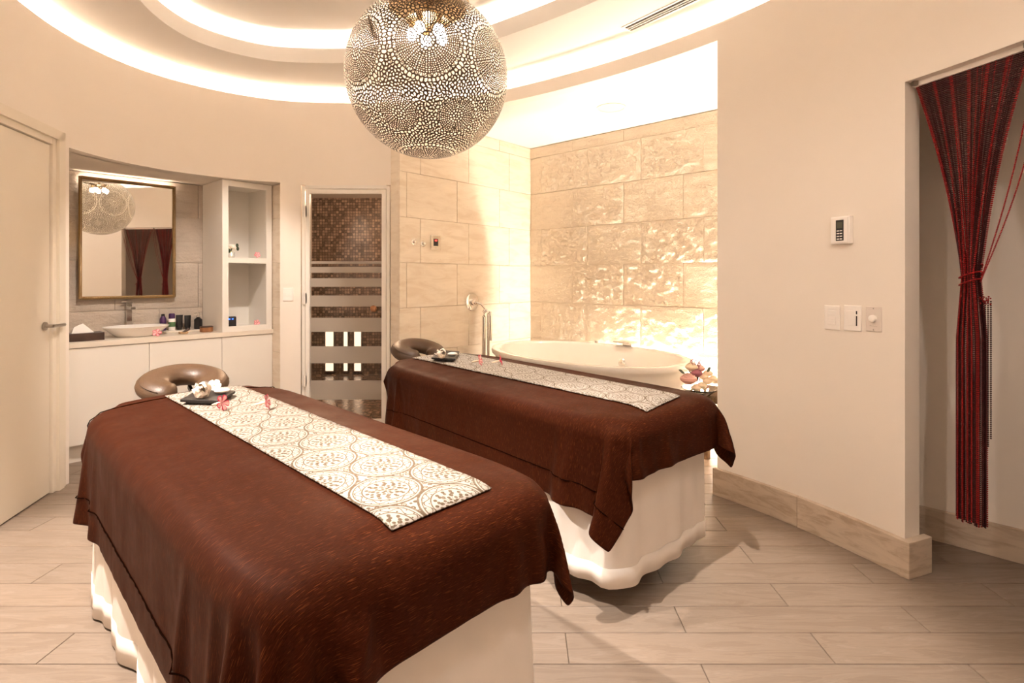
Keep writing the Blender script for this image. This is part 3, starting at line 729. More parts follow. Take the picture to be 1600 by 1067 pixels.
# adenium flowers
def petals(mb_edge, mb_in, n=5, R=.033, tilt=.25, wid=.0125):
    for k in range(n):
        a = 2*PI*k/n; c, s_ = math.cos(a), math.sin(a)
        def P(u, v, lift): x = u; y = v; return (c*x-s_*y, s_*x+c*y, lift)
        for mb_, sc, dz in ((mb_edge, 1.0, 0), (mb_in, .62, .0012)):
            pr = [(.003, .0025), (.35*R, .55*wid), (.68*R, wid), (.9*R, .8*wid), (R, .25*wid)]
            vs = []; 
            for u, v in pr:
                u2 = u*(.92 if sc < 1 else 1); z = tilt*u2+.004*math.sin(u2/R*3)+dz
                vs += [P(u2, -v*sc, z+.002), P(u2, 0, z), P(u2, v*sc, z+.002)]
            fs = []
            for i in range(len(pr)-1):
                fs += [(i*3, i*3+1, i*3+4, i*3+3), (i*3+1, i*3+2, i*3+5, i*3+4)]
            mb_.add(vs, fs)
def make_flower(label, group, loc, rot, scale=1):
    t = thing('pink_flower', label, 'flower', loc, 0, group); t.rotation_euler = rot; t.scale = (scale,)*3
    e, i = MB(), MB(); petals(e, i)
    link('petals', e, M['pink'], t); link('petal_centres', i, M['pinkpale'], t)
    link('throat', MB().lathe([(.004, .001), (.006, -.012), (.0045, -.03), (.002, -.042), (1e-5, -.043)], n=8), M['creamp'], t, smooth=True)
    return t
def copy_flower(src, label, group, loc, rot, scale=1):
    t = dup(src); t['label'] = label; t['group'] = group; t.location = loc; t.rotation_euler = rot; t.scale = (scale,)*3; return t
GF = 'pink star flowers laid out as decoration'
face = RV-PI/2     # facing out of the recess
fl0 = make_flower('pink star flower leaning against the front of the basin', GF, vp(.505, .010, CZ+.030), (PI/2*.72, 0, RV-.3), .95)
copy_flower(fl0, 'pink star flower on the middle shelf of the white tower', GF, vp(T0+.30, .035, 1.505+.030), (PI/2*.85, .4, RV-.2), .8)
copy_flower(fl0, 'pink star flower on the bottom of the white tower', GF, vp(T0+.30, .045, TZ0+.048+.012), (PI/2*.85, .1, RV-.1), .8)

# tower contents
q = thing('orchid_arrangement', 'small white blossom with dark leaves over a lit tealight glass on the shelf', 'flowers', vp(T0+.11, .10, 1.5055), RV)
m = MB(); m.lathe([(.020, 0), (.024, .004), (.026, .05), (.024, .05), (.022, .008), (1e-4, .007)], n=18); link('tealight_glass', m, M['glass'], q, smooth=True)
link('flame', MB().lathe([(1e-5, .018), (.007, .028), (.004, .040), (1e-5, .05)], n=8), M['flame'], q, smooth=True)
m = MB()
for k in range(9):
    a = 2*PI*k/9; m.ball((.02*math.cos(a)+.005, .012*math.sin(a), .095+.012*math.sin(a*2)), .017, 8, 6, (1, .6, .8))
link('blossom', m, M['petal_w'], q, smooth=True)
m = MB()
for x, z, s_ in ((-.035, .075, 1), (.045, .11, -1), (.05, .082, 1), (-.02, .06, -1)): m.ball((x, -.005, z), .017, 8, 6, (.7, .35, 1.1))
m.tube([(-.03, 0, .05), (0, 0, .075), (.045, 0, .10)], .003, 6); m.tube([(0, 0, .05), (.0, 0, .09)], .003, 6); link('leaves', m, M['leaf'], q, smooth=True)
def plate(name, label, cat, mtx, w_, h_, d_, mat, group=None):
    t = thing(name, label, cat, (0,0,0), 0, group); t.matrix_world = mtx
    m = MB(); m.box((-w_/2, 0, -h_/2), (w_/2, d_, h_/2)); link('plate', m, mat, t, bevel=.003); return t
om = VM @ Matrix.Translation((T0+.115, .015+td-.0125, TZ0+.255)) @ Matrix.Rotation(PI, 4, 'Z')
q = plate('power_outlet', 'white double power outlet inside the lower part of the tower', 'outlet', om, .07, .115, .006, M['plastic'])
for zz in (.028, -.028):
    for xx in (-.007, .007): link('slot', MB().box((xx-.0015, .0055, zz-.006), (xx+.0015, .0068, zz+.006)), M['hole'], q)
q = thing('power_adapter', 'black power adapter plugged into the outlet', 'adapter'); q.matrix_world = om @ Matrix.Translation((0, .007, -.038))
link('body', MB().box((-.022, 0, -.035), (.022, .035, .02)), M['black'], q, bevel=.003)
link('cable', MB().tube([(0, .02, -.035), (0, .03, -.07), (.01, .05, -.10)], .0025, 6), M['black'], q, smooth=True)
q = thing('small_speaker', 'small black speaker with blue lights on the bottom of the tower', 'speaker', vp(T0+.12, .16, TZ0+.0205), RV-.15)
m = MB(); m.box((-.045, -.03, .004), (.045, .03, .10)); link('body', m, M['black'], q, bevel=.006)
m = MB(); m.box((-.03, -.032, .075), (-.005, -.0295, .083)); m.box((.01, -.032, .075), (.02, -.0295, .083)); link('light', m, M['blue_led'], q)
link('foot', MB().box((-.04, -.026, 0), (.04, .026, .005)), M['slate'], q)

# ------------------------------------------------------------------ switches and controls
def wallm(px, py, lo, hi, d=0.0):
    u = ray(px, lo, hi); p = off(u, -d); n_ = -normal(u); z = H-(py-HY)*p[1]/F
    ax = np.array([-n_[1], n_[0]]); 
    m = Matrix.Identity(4)
    ax = np.array([n_[1], -n_[0]])
    for r in range(2): m[r][0] = float(ax[r]); m[r][1] = float(n_[r]); m[r][3] = float(p[r])
    m[2][3] = z; return m
GS = 'wall plates beside the curtained doorway'
q = plate('light_switch', 'white wall switch plate with three rockers, farthest from the doorway', 'switch', wallm(1301, 496, 12, 14.2), .080, .122, .007, M['plastic'], GS)
for k in range(3): link('rocker', MB().box((-.022, .0068, -.035+.024*k), (.022, .0100, -.013+.024*k)), M['plastic'], q, bevel=.001)
q = plate('dimmer_switch', 'white dimmer plate with a tall rocker and slider, middle of three', 'switch', wallm(1333, 497, 12, 14.2), .086, .124, .007, M['plastic'], GS)
link('rocker', MB().box((-.016, .0068, -.036), (.022, .0105, .036)), M['plastic'], q, bevel=.001); link('slider', MB().box((-.0245, .0066, -.036), (-.0185, .0074, .036)), M['hole'], q)
link('slider_knob', MB().box((-.027, .007, .012), (-.017, .012, .020)), M['plastic'], q)
q = plate('volume_control', 'pinkish wall plate with a round knob, nearest the doorway', 'control', wallm(1366, 498.5, 12, 14.2), .074, .118, .006, M['plastic2'], GS)
kn = MB(); kn.lathe([(.017, 0), (.016, .014), (.012, .017), (1e-5, .017)], n=22, mtx=Matrix.Translation((0, .006, .003)) @ Matrix.Rotation(-PI/2, 4, 'X')); link('knob', kn, M['plastic'], q, smooth=True)
for zz in (-.05, .05): link('screw', MB().lathe([(.003, 0), (.003, .001), (1e-5, .0012)], n=8, mtx=Matrix.Translation((0, .006, zz)) @ Matrix.Rotation(-PI/2, 4, 'X')), M['brushed'], q)
link('printed_line', MB().box((-.018, .0059, -.033), (.018, .0063, -.0315)), M['brushed'], q)
q = plate('thermostat', 'white thermostat with a dark button panel high on the right wall', 'thermostat', wallm(1318, 360, 12, 14.2), .098, .135, .026, M['plastic'])
link('front_cover', MB().box((-.040, .0262, -.062), (.046, .030, .062)), M['plastic'], q, bevel=.001)
link('button_panel', MB().box((-.020, .030, -.052), (.019, .0312, .050)), M['black'], q); link('display', MB().box((-.014, .0312, .010), (.013, .0318, .040)), M['lcd'], q)
for k in range(4):
    for xx in (-.0075, .0075): link('button', MB().box((xx-.006, .0312, -.003-.0135*k-.0025), (xx+.006, .0325, -.003-.0135*k+.0025)), M['plastic'], q)
q = plate('light_switch', 'white single wall switch between the vanity and the striped glass door', 'switch', wallm(450.5, 460, 5, 7), .085, .115, .007, M['plastic'])
link('rocker', MB().box((-.02, .0068, -.013), (.02, .010, .013)), M['plastic'], q, bevel=.001)
# on the smooth stone wall
def alm(px, py):
    r = (px-CX)/F; t = (r*CORN[1]-CORN[0])/(-A[0]+r*A[1]); p = CORN-A*t+B*.0135; z = H-(py-HY)*p[1]/F
    return Matrix.Translation((float(p[0]), float(p[1]), z)) @ Matrix(((-A[0], B[0], 0, 0), (-A[1], B[1], 0, 0), (0, 0, 1, 0), (0, 0, 0, 1)))
for i, (px, py) in enumerate(((645.5, 378), (660, 380.5))):
    q = thing('chrome_button', ['round chrome button on the smooth stone, the one nearer the glass door', 'round chrome button on the smooth stone, beside the steam control panel'][i], 'button', (0,0,0), 0, 'chrome buttons on the stone wall'); q.matrix_world = alm(px, py)
    link('rosette', MB().lathe([(.030, 0), (.028, .004), (.014, .006)], n=20, mtx=Matrix.Rotation(-PI/2, 4, 'X')), M['chrome'], q, smooth=True)
    link('cap', MB().lathe([(.014, .004), (.016, .02), (.012, .028), (1e-5, .03)], n=18, mtx=Matrix.Rotation(-PI/2, 4, 'X')), M['chrome'], q, smooth=True)
q = plate('steam_control', 'square chrome control panel with a red display on the stone wall', 'control panel', alm(678.5, 379), .115, .135, .010, M['chrome'])
link('screen', MB().box((-.026, .0102, -.032), (.026, .0125, .034)), M['black'], q); link('digits', MB().box((-.012, .0125, .012), (.012, .0132, .024)), M['red_led'], q)
link('indicator', MB().box((-.004, .0102, -.052), (.004, .0115, -.046)), M['brushed'], q)
q = thing('shower_valve', 'round chrome shower valve with a lever on the smooth stone wall', 'valve'); q.matrix_world = alm(736, 472)
R_ = Matrix.Rotation(-PI/2, 4, 'X')
link('escutcheon', MB().lathe([(.088, 0), (.088, .004), (.078, .010), (.05, .013), (.03, .014)], n=36, mtx=R_), M['chrome'], q, smooth=True)
link('hub', MB().lathe([(.031, .010), (.030, .05), (.022, .062), (1e-5, .064)], n=24, mtx=R_), M['chrome'], q, smooth=True)
m = MB(); m.tube([(0, .055, 0), (-.03, .10, -.02), (-.085, .13, -.10)], [.011, .010, .007], 10); link('lever', m, M['chrome'], q, smooth=True)
# floor standing tub filler
fx, fy = -.345, 5.20
q = thing('tub_filler', 'floor standing chrome tub filler of two upright pipes behind the far bed', 'faucet', (fx, fy, 0), .0)
link('riser', MB().tube([(-.018, 0, 0), (-.018, 0, .95), (-.014, 0, 1.0), (0, 0, 1.022), (.01, 0, 1.01)], .019, 14), M['chrome'], q, smooth=True)
link('spout', MB().tube([(.026, -.0, .10), (.026, 0, .98), (.03, 0, 1.005), (.045, 0, 1.0), (.048, 0, .96), (.048, 0, .72)], .014, 12), M['chrome'], q, smooth=True)
link('floor_flange', MB().lathe([(.06, .001), (.06, .01), (.03, .016)], n=24), M['chrome'], q, smooth=True)

# ------------------------------------------------------------------ bathtub
TCx, TCy, TZ = .515, 4.41, .72
tub_ang = math.atan2(-.75, .66)
TUB = thing('bathtub', 'large oval white freestanding bathtub in the stone alcove', 'bathtub', (TCx, TCy, 0), tub_ang)
def oval(mb, prof, n=64):
    vs = []; fs = []
    for a_, b_, z, e in prof:
        for k in range(n):
            t = 2*PI*k/n; c, s_ = math.cos(t), math.sin(t)
            x = abs(c)**e*a_*(1 if c >= 0 else -1); y = abs(s_)**e*b_*(1 if s_ >= 0 else -1); vs.append((x, y, z))
    for i in range(len(prof)-1):
        for k in range(n): fs.append((i*n+k, i*n+(k+1) % n, (i+1)*n+(k+1) % n, (i+1)*n+k))
    fs.append(tuple(range(n))[::-1]); fs.append(tuple((len(prof)-1)*n+k for k in range(n))); mb.add(vs, fs); return mb
a0, b0 = .935, .59
link('shell', oval(MB(), [(.71, .42, .0, 1), (.74, .44, .03, 1), (.84, .52, .35, 1), (a0-.03, b0-.03, .62, .97), (a0-.02, b0-.02, TZ-.06, .95), (a0, b0, TZ-.045, .95), (a0+.006, b0+.006, TZ-.02, .95), (a0, b0, TZ-.003, .95), (a0-.012, b0-.012, TZ, .95), (a0-.055, b0-.05, TZ-.002, .96),
    (a0-.075, b0-.07, TZ-.02, .97), (a0-.13, b0-.12, TZ-.2, 1), (a0-.24, b0-.19, TZ-.42, 1), (a0-.34, b0-.26, TZ-.49, 1), (.2, .12, TZ-.50, 1)]), M['acrylic'], TUB, smooth=True)
ol = MB(); ol.lathe([(.036, 0), (.036, .006), (.030, .012), (.012, .016), (1e-5, .016)], n=26, mtx=Matrix.Translation((.05, b0-.135, TZ-.14)) @ Matrix.Rotation(PI/2-.2, 4, 'X')); link('overflow_knob', ol, M['chrome'], TUB, smooth=True)
sp = MB(); sp.box((-.09, b0-.09, TZ+.028), (.09, b0+.03, TZ+.040)); sp.box((-.05, b0-.005, TZ-.002), (.05, b0+.022, TZ+.03)); link('waterfall_spout', sp, M['chrome'], TUB, bevel=.003)
link('control_knob', MB().lathe([(.018, TZ), (.018, TZ+.02), (1e-5, TZ+.022)], (-.32, b0-.045, 0), 16), M['chrome'], TUB, smooth=True)
# uplight lying along the rough stone wall behind the tub
um = frame(CORN, B, -A)
q = thing('floor_uplight', 'hidden strip uplight along the foot of the rough stone wall', 'light'); q.matrix_world = um @ Matrix.Translation((0, .085, 0))
link('housing', MB().box((1.40, -.03, 0.001), (2.6, .03, .02)), M['white'], q); link('diffuser', MB().box((1.42, -.018, .0202), (2.58, .018, .026)), M['led_tub'], q)

# ceiling speaker in the alcove and linear air vent
q = thing('ceiling_speaker', 'round flush speaker disc in the bright alcove ceiling', 'speaker', (.77, 4.54, ZA-.001))
link('ring', MB().lathe([(.125, 0), (.125, -.006), (.108, -.008), (.108, -.001)], n=40), M['plastic2'], q, smooth=True); link('grille', MB().lathe([(.107, -.002), (.105, -.0055), (1e-4, -.006)], n=40), M['plastic2'], q, smooth=True)
va, vb = Vector((.715, 3.62, 0)), Vector((1.20, 3.01, 0)); vd = (vb-va).normalized(); vl_ = (vb-va).length
q = thing('air_vent', 'narrow linear air diffuser slot in the ceiling ring', 'vent', (va.x, va.y, Z1-.0005), math.atan2(vd.y, vd.x))
m = MB(); m.box((0, -.05, -.006), (vl_, -.036, 0)); m.box((0, .036, -.006), (vl_, .05, 0)); m.box((0, -.036, -.006), (.014, .036, 0)); m.box((vl_-.014, -.036, -.006), (vl_, .036, 0)); link('frame', m, M['plastic'], q)
link('backing', MB().box((.014, -.036, -.001), (vl_-.014, .036, 0)), M['hole'], q)
for yy in (-.013, .011):
    m = MB(); m.box((.014, yy, -.007), (vl_-.014, yy+.006, -.001)); link('slat', m, M['plastic'], q)

# ------------------------------------------------------------------ round pierced pendant
LC = Vector((-.438, 2.50, 2.268)); LR = .375
PD = thing('pendant_lamp', 'large round pierced metal pendant lamp hanging over the beds', 'lamp', LC)
def orth(c):
    c = c/np.linalg.norm(c); a = np.cross((0, 0, 1.0), c)
    if np.linalg.norm(a) < .1: a = np.array([1.0, 0, 0])
    a = a/np.linalg.norm(a); return c, a, np.cross(c, a)
def sph(c, a, b, rr, th): return c*math.cos(rr)+(a*math.cos(th)+b*math.sin(th))*math.sin(rr)
def shade_geo():
    rs = np.random.RandomState(4); ZT = .905
    view = math.atan2(-LC.y, -LC.x)
    cs = []
    for k in range(7): cs.append((view+2*PI*k/7, math.radians(2), .43))
    for k in range(7): cs.append((view+2*PI*(k+.5)/7, math.radians(-42), .25))
    for k in range(7): cs.append((view+2*PI*(k+.5)/7, math.radians(44), .25))
    cs.append((0, -PI/2, .38))
    pts = []; rib = []; cen = []
    for az, lat, rad in cs:
        c = np.array([math.cos(lat)*math.cos(az), math.cos(lat)*math.sin(az), math.sin(lat)]); c, a, b = orth(c); cen.append((c, rad))
        ns = 16 if rad > .4 else 12
        hub = .088*(rad/.43)
        pts.append(c)
        r_ = .030*(1 if rad > .4 else .9)
        while r_ < hub-.005:
            n_ = max(6, int(round(2*PI*r_/.030))); 
            for k in range(n_): pts.append(sph(c, a, b, r_, 2*PI*k/n_))
            r_ += .028
        rib.append(('ring', c, a, b, hub, .012)); 
        r_ = hub+.022; i = 0
        while r_ < rad*.83:
            per = max(1, int(round((2*PI*math.sin(r_)/ns-.012)/.023)))
            for k in range(ns):
                for j in range(per):
                    th = 2*PI*(k+(j+.5)/per*.86+.07)/ns
                    pts.append(sph(c, a, b, r_+(.008 if (j+i) % 2 else 0), th))
            r_ += .022; i += 1
        for k in range(ns): rib.append(('spoke', c, a, b, hub, rad*.80, 2*PI*k/ns, .011))
        for k in range(ns):       # scalloped arcs closing each petal
            rib.append(('scal', c, a, b, rad*.80, 2*PI*k/ns, 2*PI*(k+1)/ns, .055*(rad/.43), .009))
        n_ = int(2*PI*math.sin(rad*.97)/.045)
        for k in range(n_): pts.append(sph(c, a, b, rad*.99, 2*PI*(k+.5)/n_))
    P_ = np.array(pts); NR = len(P_)
    # the ground between the roses: relaxed random cells
    N = 9000; g = rs.normal(size=(N, 3)); g /= np.linalg.norm(g, axis=1)[:, None]
    gi = np.arange(N)+.5; ph = np.arccos(1-2*gi/N); tt = PI*(1+5**.5)*gi
    fib = np.c_[np.cos(tt)*np.sin(ph), np.sin(tt)*np.sin(ph), np.cos(ph)]
    g = fib+rs.normal(size=(N, 3))*.0105; g /= np.linalg.norm(g, axis=1)[:, None]
    keep = np.ones(N, bool)
    for c, rad in cen: keep &= (g @ c) < math.cos(rad*1.03)
    keep &= g[:, 2] < ZT
    P_ = np.vstack([P_, g[keep]])
    P_ = P_[P_[:, 2] < ZT]
    th = np.arange(40)/40*2*PI
    P_ = np.vstack([P_, np.c_[np.cos(th)*.40, np.sin(th)*.40, np.full(40, .9165)], [[0, 0, 1]]])
    P_ += rs.normal(size=P_.shape)*.0006; P_ /= np.linalg.norm(P_, axis=1)[:, None]
    bm = bmesh.new(); vv = [bm.verts.new(p) for p in P_]; bm.verts.index_update()
    bmesh.ops.convex_hull(bm, input=vv, use_existing_faces=False); bmesh.ops.triangulate(bm, faces=bm.faces)
    bm.verts.ensure_lookup_table(); inc = {}
    for f_ in bm.faces:
        p = [np.array(v.co) for v in f_.verts]; cc = np.cross(p[1]-p[0], p[2]-p[0]); cc /= np.linalg.norm(cc)
        if cc @ p[0] < 0: cc = -cc
        for v in f_.verts: inc.setdefault(v.index, []).append(cc)
    co = [np.array(v.co) for v in bm.verts]; bm.free()
    V = []; Fc = []
    for i, cl in inc.items():
        c = co[i]
        if c[2] > .92 or len(cl) < 3: continue
        _, a, b = orth(c); cl = sorted(cl, key=lambda q: math.atan2(q @ b, q @ a)); q = np.array(cl)
        q = q[[k for k in range(len(q)) if np.linalg.norm(q[k]-q[k-1]) > 1e-4]]
        if len(q) < 3: continue
        m_ = q.mean(0); size = np.linalg.norm(q-m_, axis=1).mean()
        k_ = max(.30, 1-.0068/max(size, .001))
        inn = m_+(q-m_)*k_
        if all(c @ cc_ < math.cos(rd_*1.02) for cc_, rd_ in cen):     # leaf-like slots between the roses
            ax_ = a*math.cos(i*2.4)+b*math.sin(i*2.4); e_ = inn-m_; al_ = (e_ @ ax_)[:, None]*ax_; inn = m_+al_*1.12+(e_-al_)*.66
        inn = inn; inn = inn*.72+np.roll(inn, 1, 0)*.14+np.roll(inn, -1, 0)*.14
        o = len(V); n_ = len(q); V += list(q)+list(inn)
        for k in range(n_): k2 = (k+1) % n_; Fc.append((o+k, o+k2, o+n_+k2, o+n_+k))
    V = [v/np.linalg.norm(v)*LR for v in V]
    main = (V, Fc)
    RV_ = []; RF = []
    def ribbon(ps, w_):
        ps = [p/np.linalg.norm(p) for p in ps]; o = len(RV_)
        for i, p in enumerate(ps):
            t = ps[min(i+1, len(ps)-1)]-ps[max(i-1, 0)]; s_ = np.cross(p, t); s_ /= np.linalg.norm(s_)
            RV_.append((p+s_*w_/2)*(LR*1.002)); RV_.append((p-s_*w_/2)*(LR*1.002))
        for i in range(len(ps)-1): RF.append((o+2*i, o+2*i+1, o+2*i+3, o+2*i+2))
    for r in rib:
        if r[0] == 'ring': ribbon([sph(r[1], r[2], r[3], r[4], 2*PI*k/36) for k in range(37)], r[5])
        elif r[0] == 'spoke': ribbon([sph(r[1], r[2], r[3], r[4]+(r[5]-r[4])*k/6, r[6]) for k in range(7)], r[7])
        else: ribbon([sph(r[1], r[2], r[3], r[4]+r[7]*math.sin(PI*k/8), r[5]+(r[6]-r[5])*k/8) for k in range(9)], r[8])
    for zz in (.905,): ribbon([np.array([math.cos(2*PI*k/60)*math.sqrt(1-zz*zz), math.sin(2*PI*k/60)*math.sqrt(1-zz*zz), zz]) for k in range(61)], .03)
    return main, (RV_, RF)
(mv, mf), (rv, rf) = shade_geo()
def rawmesh(name, v, f, mat, parent, smooth=True):
    me = bpy.data.meshes.new(name); me.from_pydata([tuple(map(float, p)) for p in v], [], f); me.materials.append(mat)
    v3 = [Vector(p) for p in v[:4]]
    if smooth: me.polygons.foreach_set('use_smooth', [True]*len(me.polygons))
    o = bpy.data.objects.new(name, me); COL.objects.link(o); o.parent = parent; return o
def outward(v, f):
    r = []
    for q in f:
        a, b, c = (np.array(v[q[i]]) for i in (0, 1, 2)); r.append(q if np.dot(np.cross(b-a, c-a), a) > 0 else q[::-1])
    return r
o = rawmesh('pierced_shade', mv, outward(mv, mf), M['shade'], PD, False)
o = rawmesh('rosette_strapwork', rv, outward(rv, rf), M['shade'], PD, False); o['kind'] = 'stuff'
cap = MB(); zc = LR*.908; rc = LR*.40
cap.lathe([(rc+.02, zc-.012), (rc+.045, zc-.008), (rc+.048, zc+.006), (rc+.040, zc+.014), (rc+.012, zc+.018), (rc+.006, zc+.045), (rc-.004, zc+.075), (.07, zc+.10), (.03, zc+.115), (.018, zc+.13), (1e-5, zc+.131)], n=48)
link('brass_cap', cap, M['brass'], PD, smooth=True)
for k in range(6):
    a = PI/3*k+.3; link('thumb_screw', MB().ball(((rc+.05)*math.cos(a), (rc+.05)*math.sin(a), zc), .010, 10, 6), M['brass'], PD, smooth=True)
link('rod', MB().tube([(0, 0, zc+.12), (0, 0, Z2-LC.z-.03)], .011, 12), M['brass'], PD, smooth=True)
link('canopy', MB().lathe([(.012, Z2-LC.z-.06), (.06, Z2-LC.z-.04), (.068, Z2-LC.z-.002)], n=32), M['brass'], PD, smooth=True)
for k in range(5):
    a = 2*PI*k/5+.6; b = link('bulb', MB().ball((.075*math.cos(a), .075*math.sin(a), .20), .026, 14, 10, (1, 1, 1.2)), M['bulb'], PD, smooth=True)
    link('socket', MB().lathe([(.014, .225), (.014, .262), (1e-5, .263)], (.075*math.cos(a), .075*math.sin(a), 0), 12), M['brass'], b, smooth=True)
link('bulb_bracket', MB().lathe([(1e-5, .262), (.10, .262), (.10, .270), (.012, .272), (.012, zc+.1)], n=24), M['brass'], PD, smooth=True)

# ------------------------------------------------------------------ massage beds
def bed_frame(Fc, Hc, shift=0.0):
    Fc, Hc = np.array(Fc), np.array(Hc); u = (Hc-Fc)/np.hypot(*(Hc-Fc)); n_ = np.array([u[1], -u[0]]); Fc = Fc+n_*shift
    m = Matrix.Identity(4)
    for r in range(2): m[r][0] = float(n_[r]); m[r][1] = float(u[r]); m[r][3] = float(Fc[r])
    return m
BT = .765         # table-top height at the middle
def top_z(x, hw=.40): return BT+.012-.035*(abs(x)/hw)**2.6
def pad_mesh(hw, y0, y1, zb, grow=0):
    nx, ny = 26, 40; rr = .07; vs = []; fs = []
    # plan positions of a rounded slab by squashing a grid
    def pt(i, j):
        s_ = -1+2*i/nx; t = -1+2*j/ny; return s_, t
    m = MB(); n_ = 96; cx_, cy_ = 0, (y0+y1)/2; hx, hy = hw, (y1-y0)/2
    ring = []
    for k in range(n_):
        a = 2*PI*k/n_; c, s_ = math.cos(a), math.sin(a); e = .22
        ring.append((abs(c)**e*(1 if c >= 0 else -1), abs(s_)**e*(1 if s_ >= 0 else -1)))
    levels = [(zb, 0, 0), (BT-.09, 0, 0), (BT-.05, -.002, 0), (BT-.03, .008, 0), (BT-.012, .022, 0), (BT-.004, .05, 0)]
    for z, ins_, _ in levels:
        vs += [(q[0]*(hx-ins_+grow), cy_+q[1]*(hy-ins_+grow), z+(-.010 if 0 else 0)) for q in ring]
    for f_ in (.75, .5, .25): vs += [(q[0]*hx*f_, cy_+q[1]*(hy*(1-(1-f_)*.6)), top_z(q[0]*hx*f_)+.002) for q in ring]
    L_ = len(levels)+3
    for i in range(L_-1):
        for k in range(n_): fs.append((i*n_+k, i*n_+(k+1) % n_, (i+1)*n_+(k+1) % n_, (i+1)*n_+k))
    fs.append(tuple(range(n_))[::-1]); fs.append(tuple((L_-1)*n_+k for k in range(n_)))
    m.add(vs, fs); return m
def make_table(mtx, hw, y0, y1, label):
    t = thing('massage_table', label, 'massage table'); t.matrix_world = mtx
    link('padded_top', pad_mesh(hw-.012, y0+.012, y1-.012, BT-.11), M['leather'], t, smooth=True)
    link('table_frame', MB().box((-hw+.06, y0+.06, BT-.15), (hw-.06, y1-.06, BT-.111)), M['darkwood'], t, bevel=.004)
    for sx in (-1, 1):
        for yy in (y0+.28, y1-.28): link('leg', MB().box((sx*(hw-.2)-.03, yy-.03, 0), (sx*(hw-.2)+.03, yy+.03, BT-.151)), M['darkwood'], t, bevel=.004)
    return t
def cradle(mtx, t, cy, cx_=0, yaw=0, tilt=.30, R=.112, gap=.42):
    e = thing('face_cradle', None, None); e.parent = t; del_ = None
    for k in ('label', 'category'):
        if k in e: del e[k]
    e.location = (cx_, cy, BT+.035); e.rotation_euler = (tilt, 0, yaw)
    n_, m_ = 44, 18; vs = []; fs = []
    for i in range(n_+1):
        s_ = i/n_; a = -PI/2+gap+(2*PI-2*gap)*s_
        endr = min(1, (min(s_, 1-s_)*n_+.15)/3.2); er = math.sqrt(max(0.02, 1-(1-endr)**2))
        c, s2 = math.cos(a), math.sin(a); rx = .066*er*(1+.10*math.sin(a)); rz = .050*er
        for k in range(m_):
            g = 2*PI*k/m_; r = R+rx*math.cos(g)
            vs.append((r*c*1.12, r*s2*1.0, rz*math.sin(g)))
    for i in range(n_):
        for k in range(m_): fs.append((i*m_+k, i*m_+(k+1) % m_, (i+1)*m_+(k+1) % m_, (i+1)*m_+k))
    fs += [tuple(range(m_))[::-1], tuple(n_*m_+k for k in range(m_))]
    # make the cushion a mesh child of the table, stitching and bracket beneath it
    me = MB(); me.add(vs, fs); cu = link('face_cushion', me, M['leather'], t, smooth=True); cu.location = e.location; cu.rotation_euler = e.rotation_euler
    bpy.data.objects.remove(e)
    sp_ = []
    for i in range(3, n_-2):
        a = -PI/2+gap+(2*PI-2*gap)*i/n_; r = R+.052; sp_.append((r*math.cos(a)*1.12, r*math.sin(a), .0318))
    link('stitching', MB().tube(sp_, .0016, 5), M['seam'], cu)
    link('bracket', MB().box((-.05, -R-.05, -.062), (.05, -.02, -.050)).box((-.05, -.06, -.07), (-.035, R*.8, -.052)).box((.035, -.06, -.07), (.05, R*.8, -.052)), M['black'], cu)
    return cu

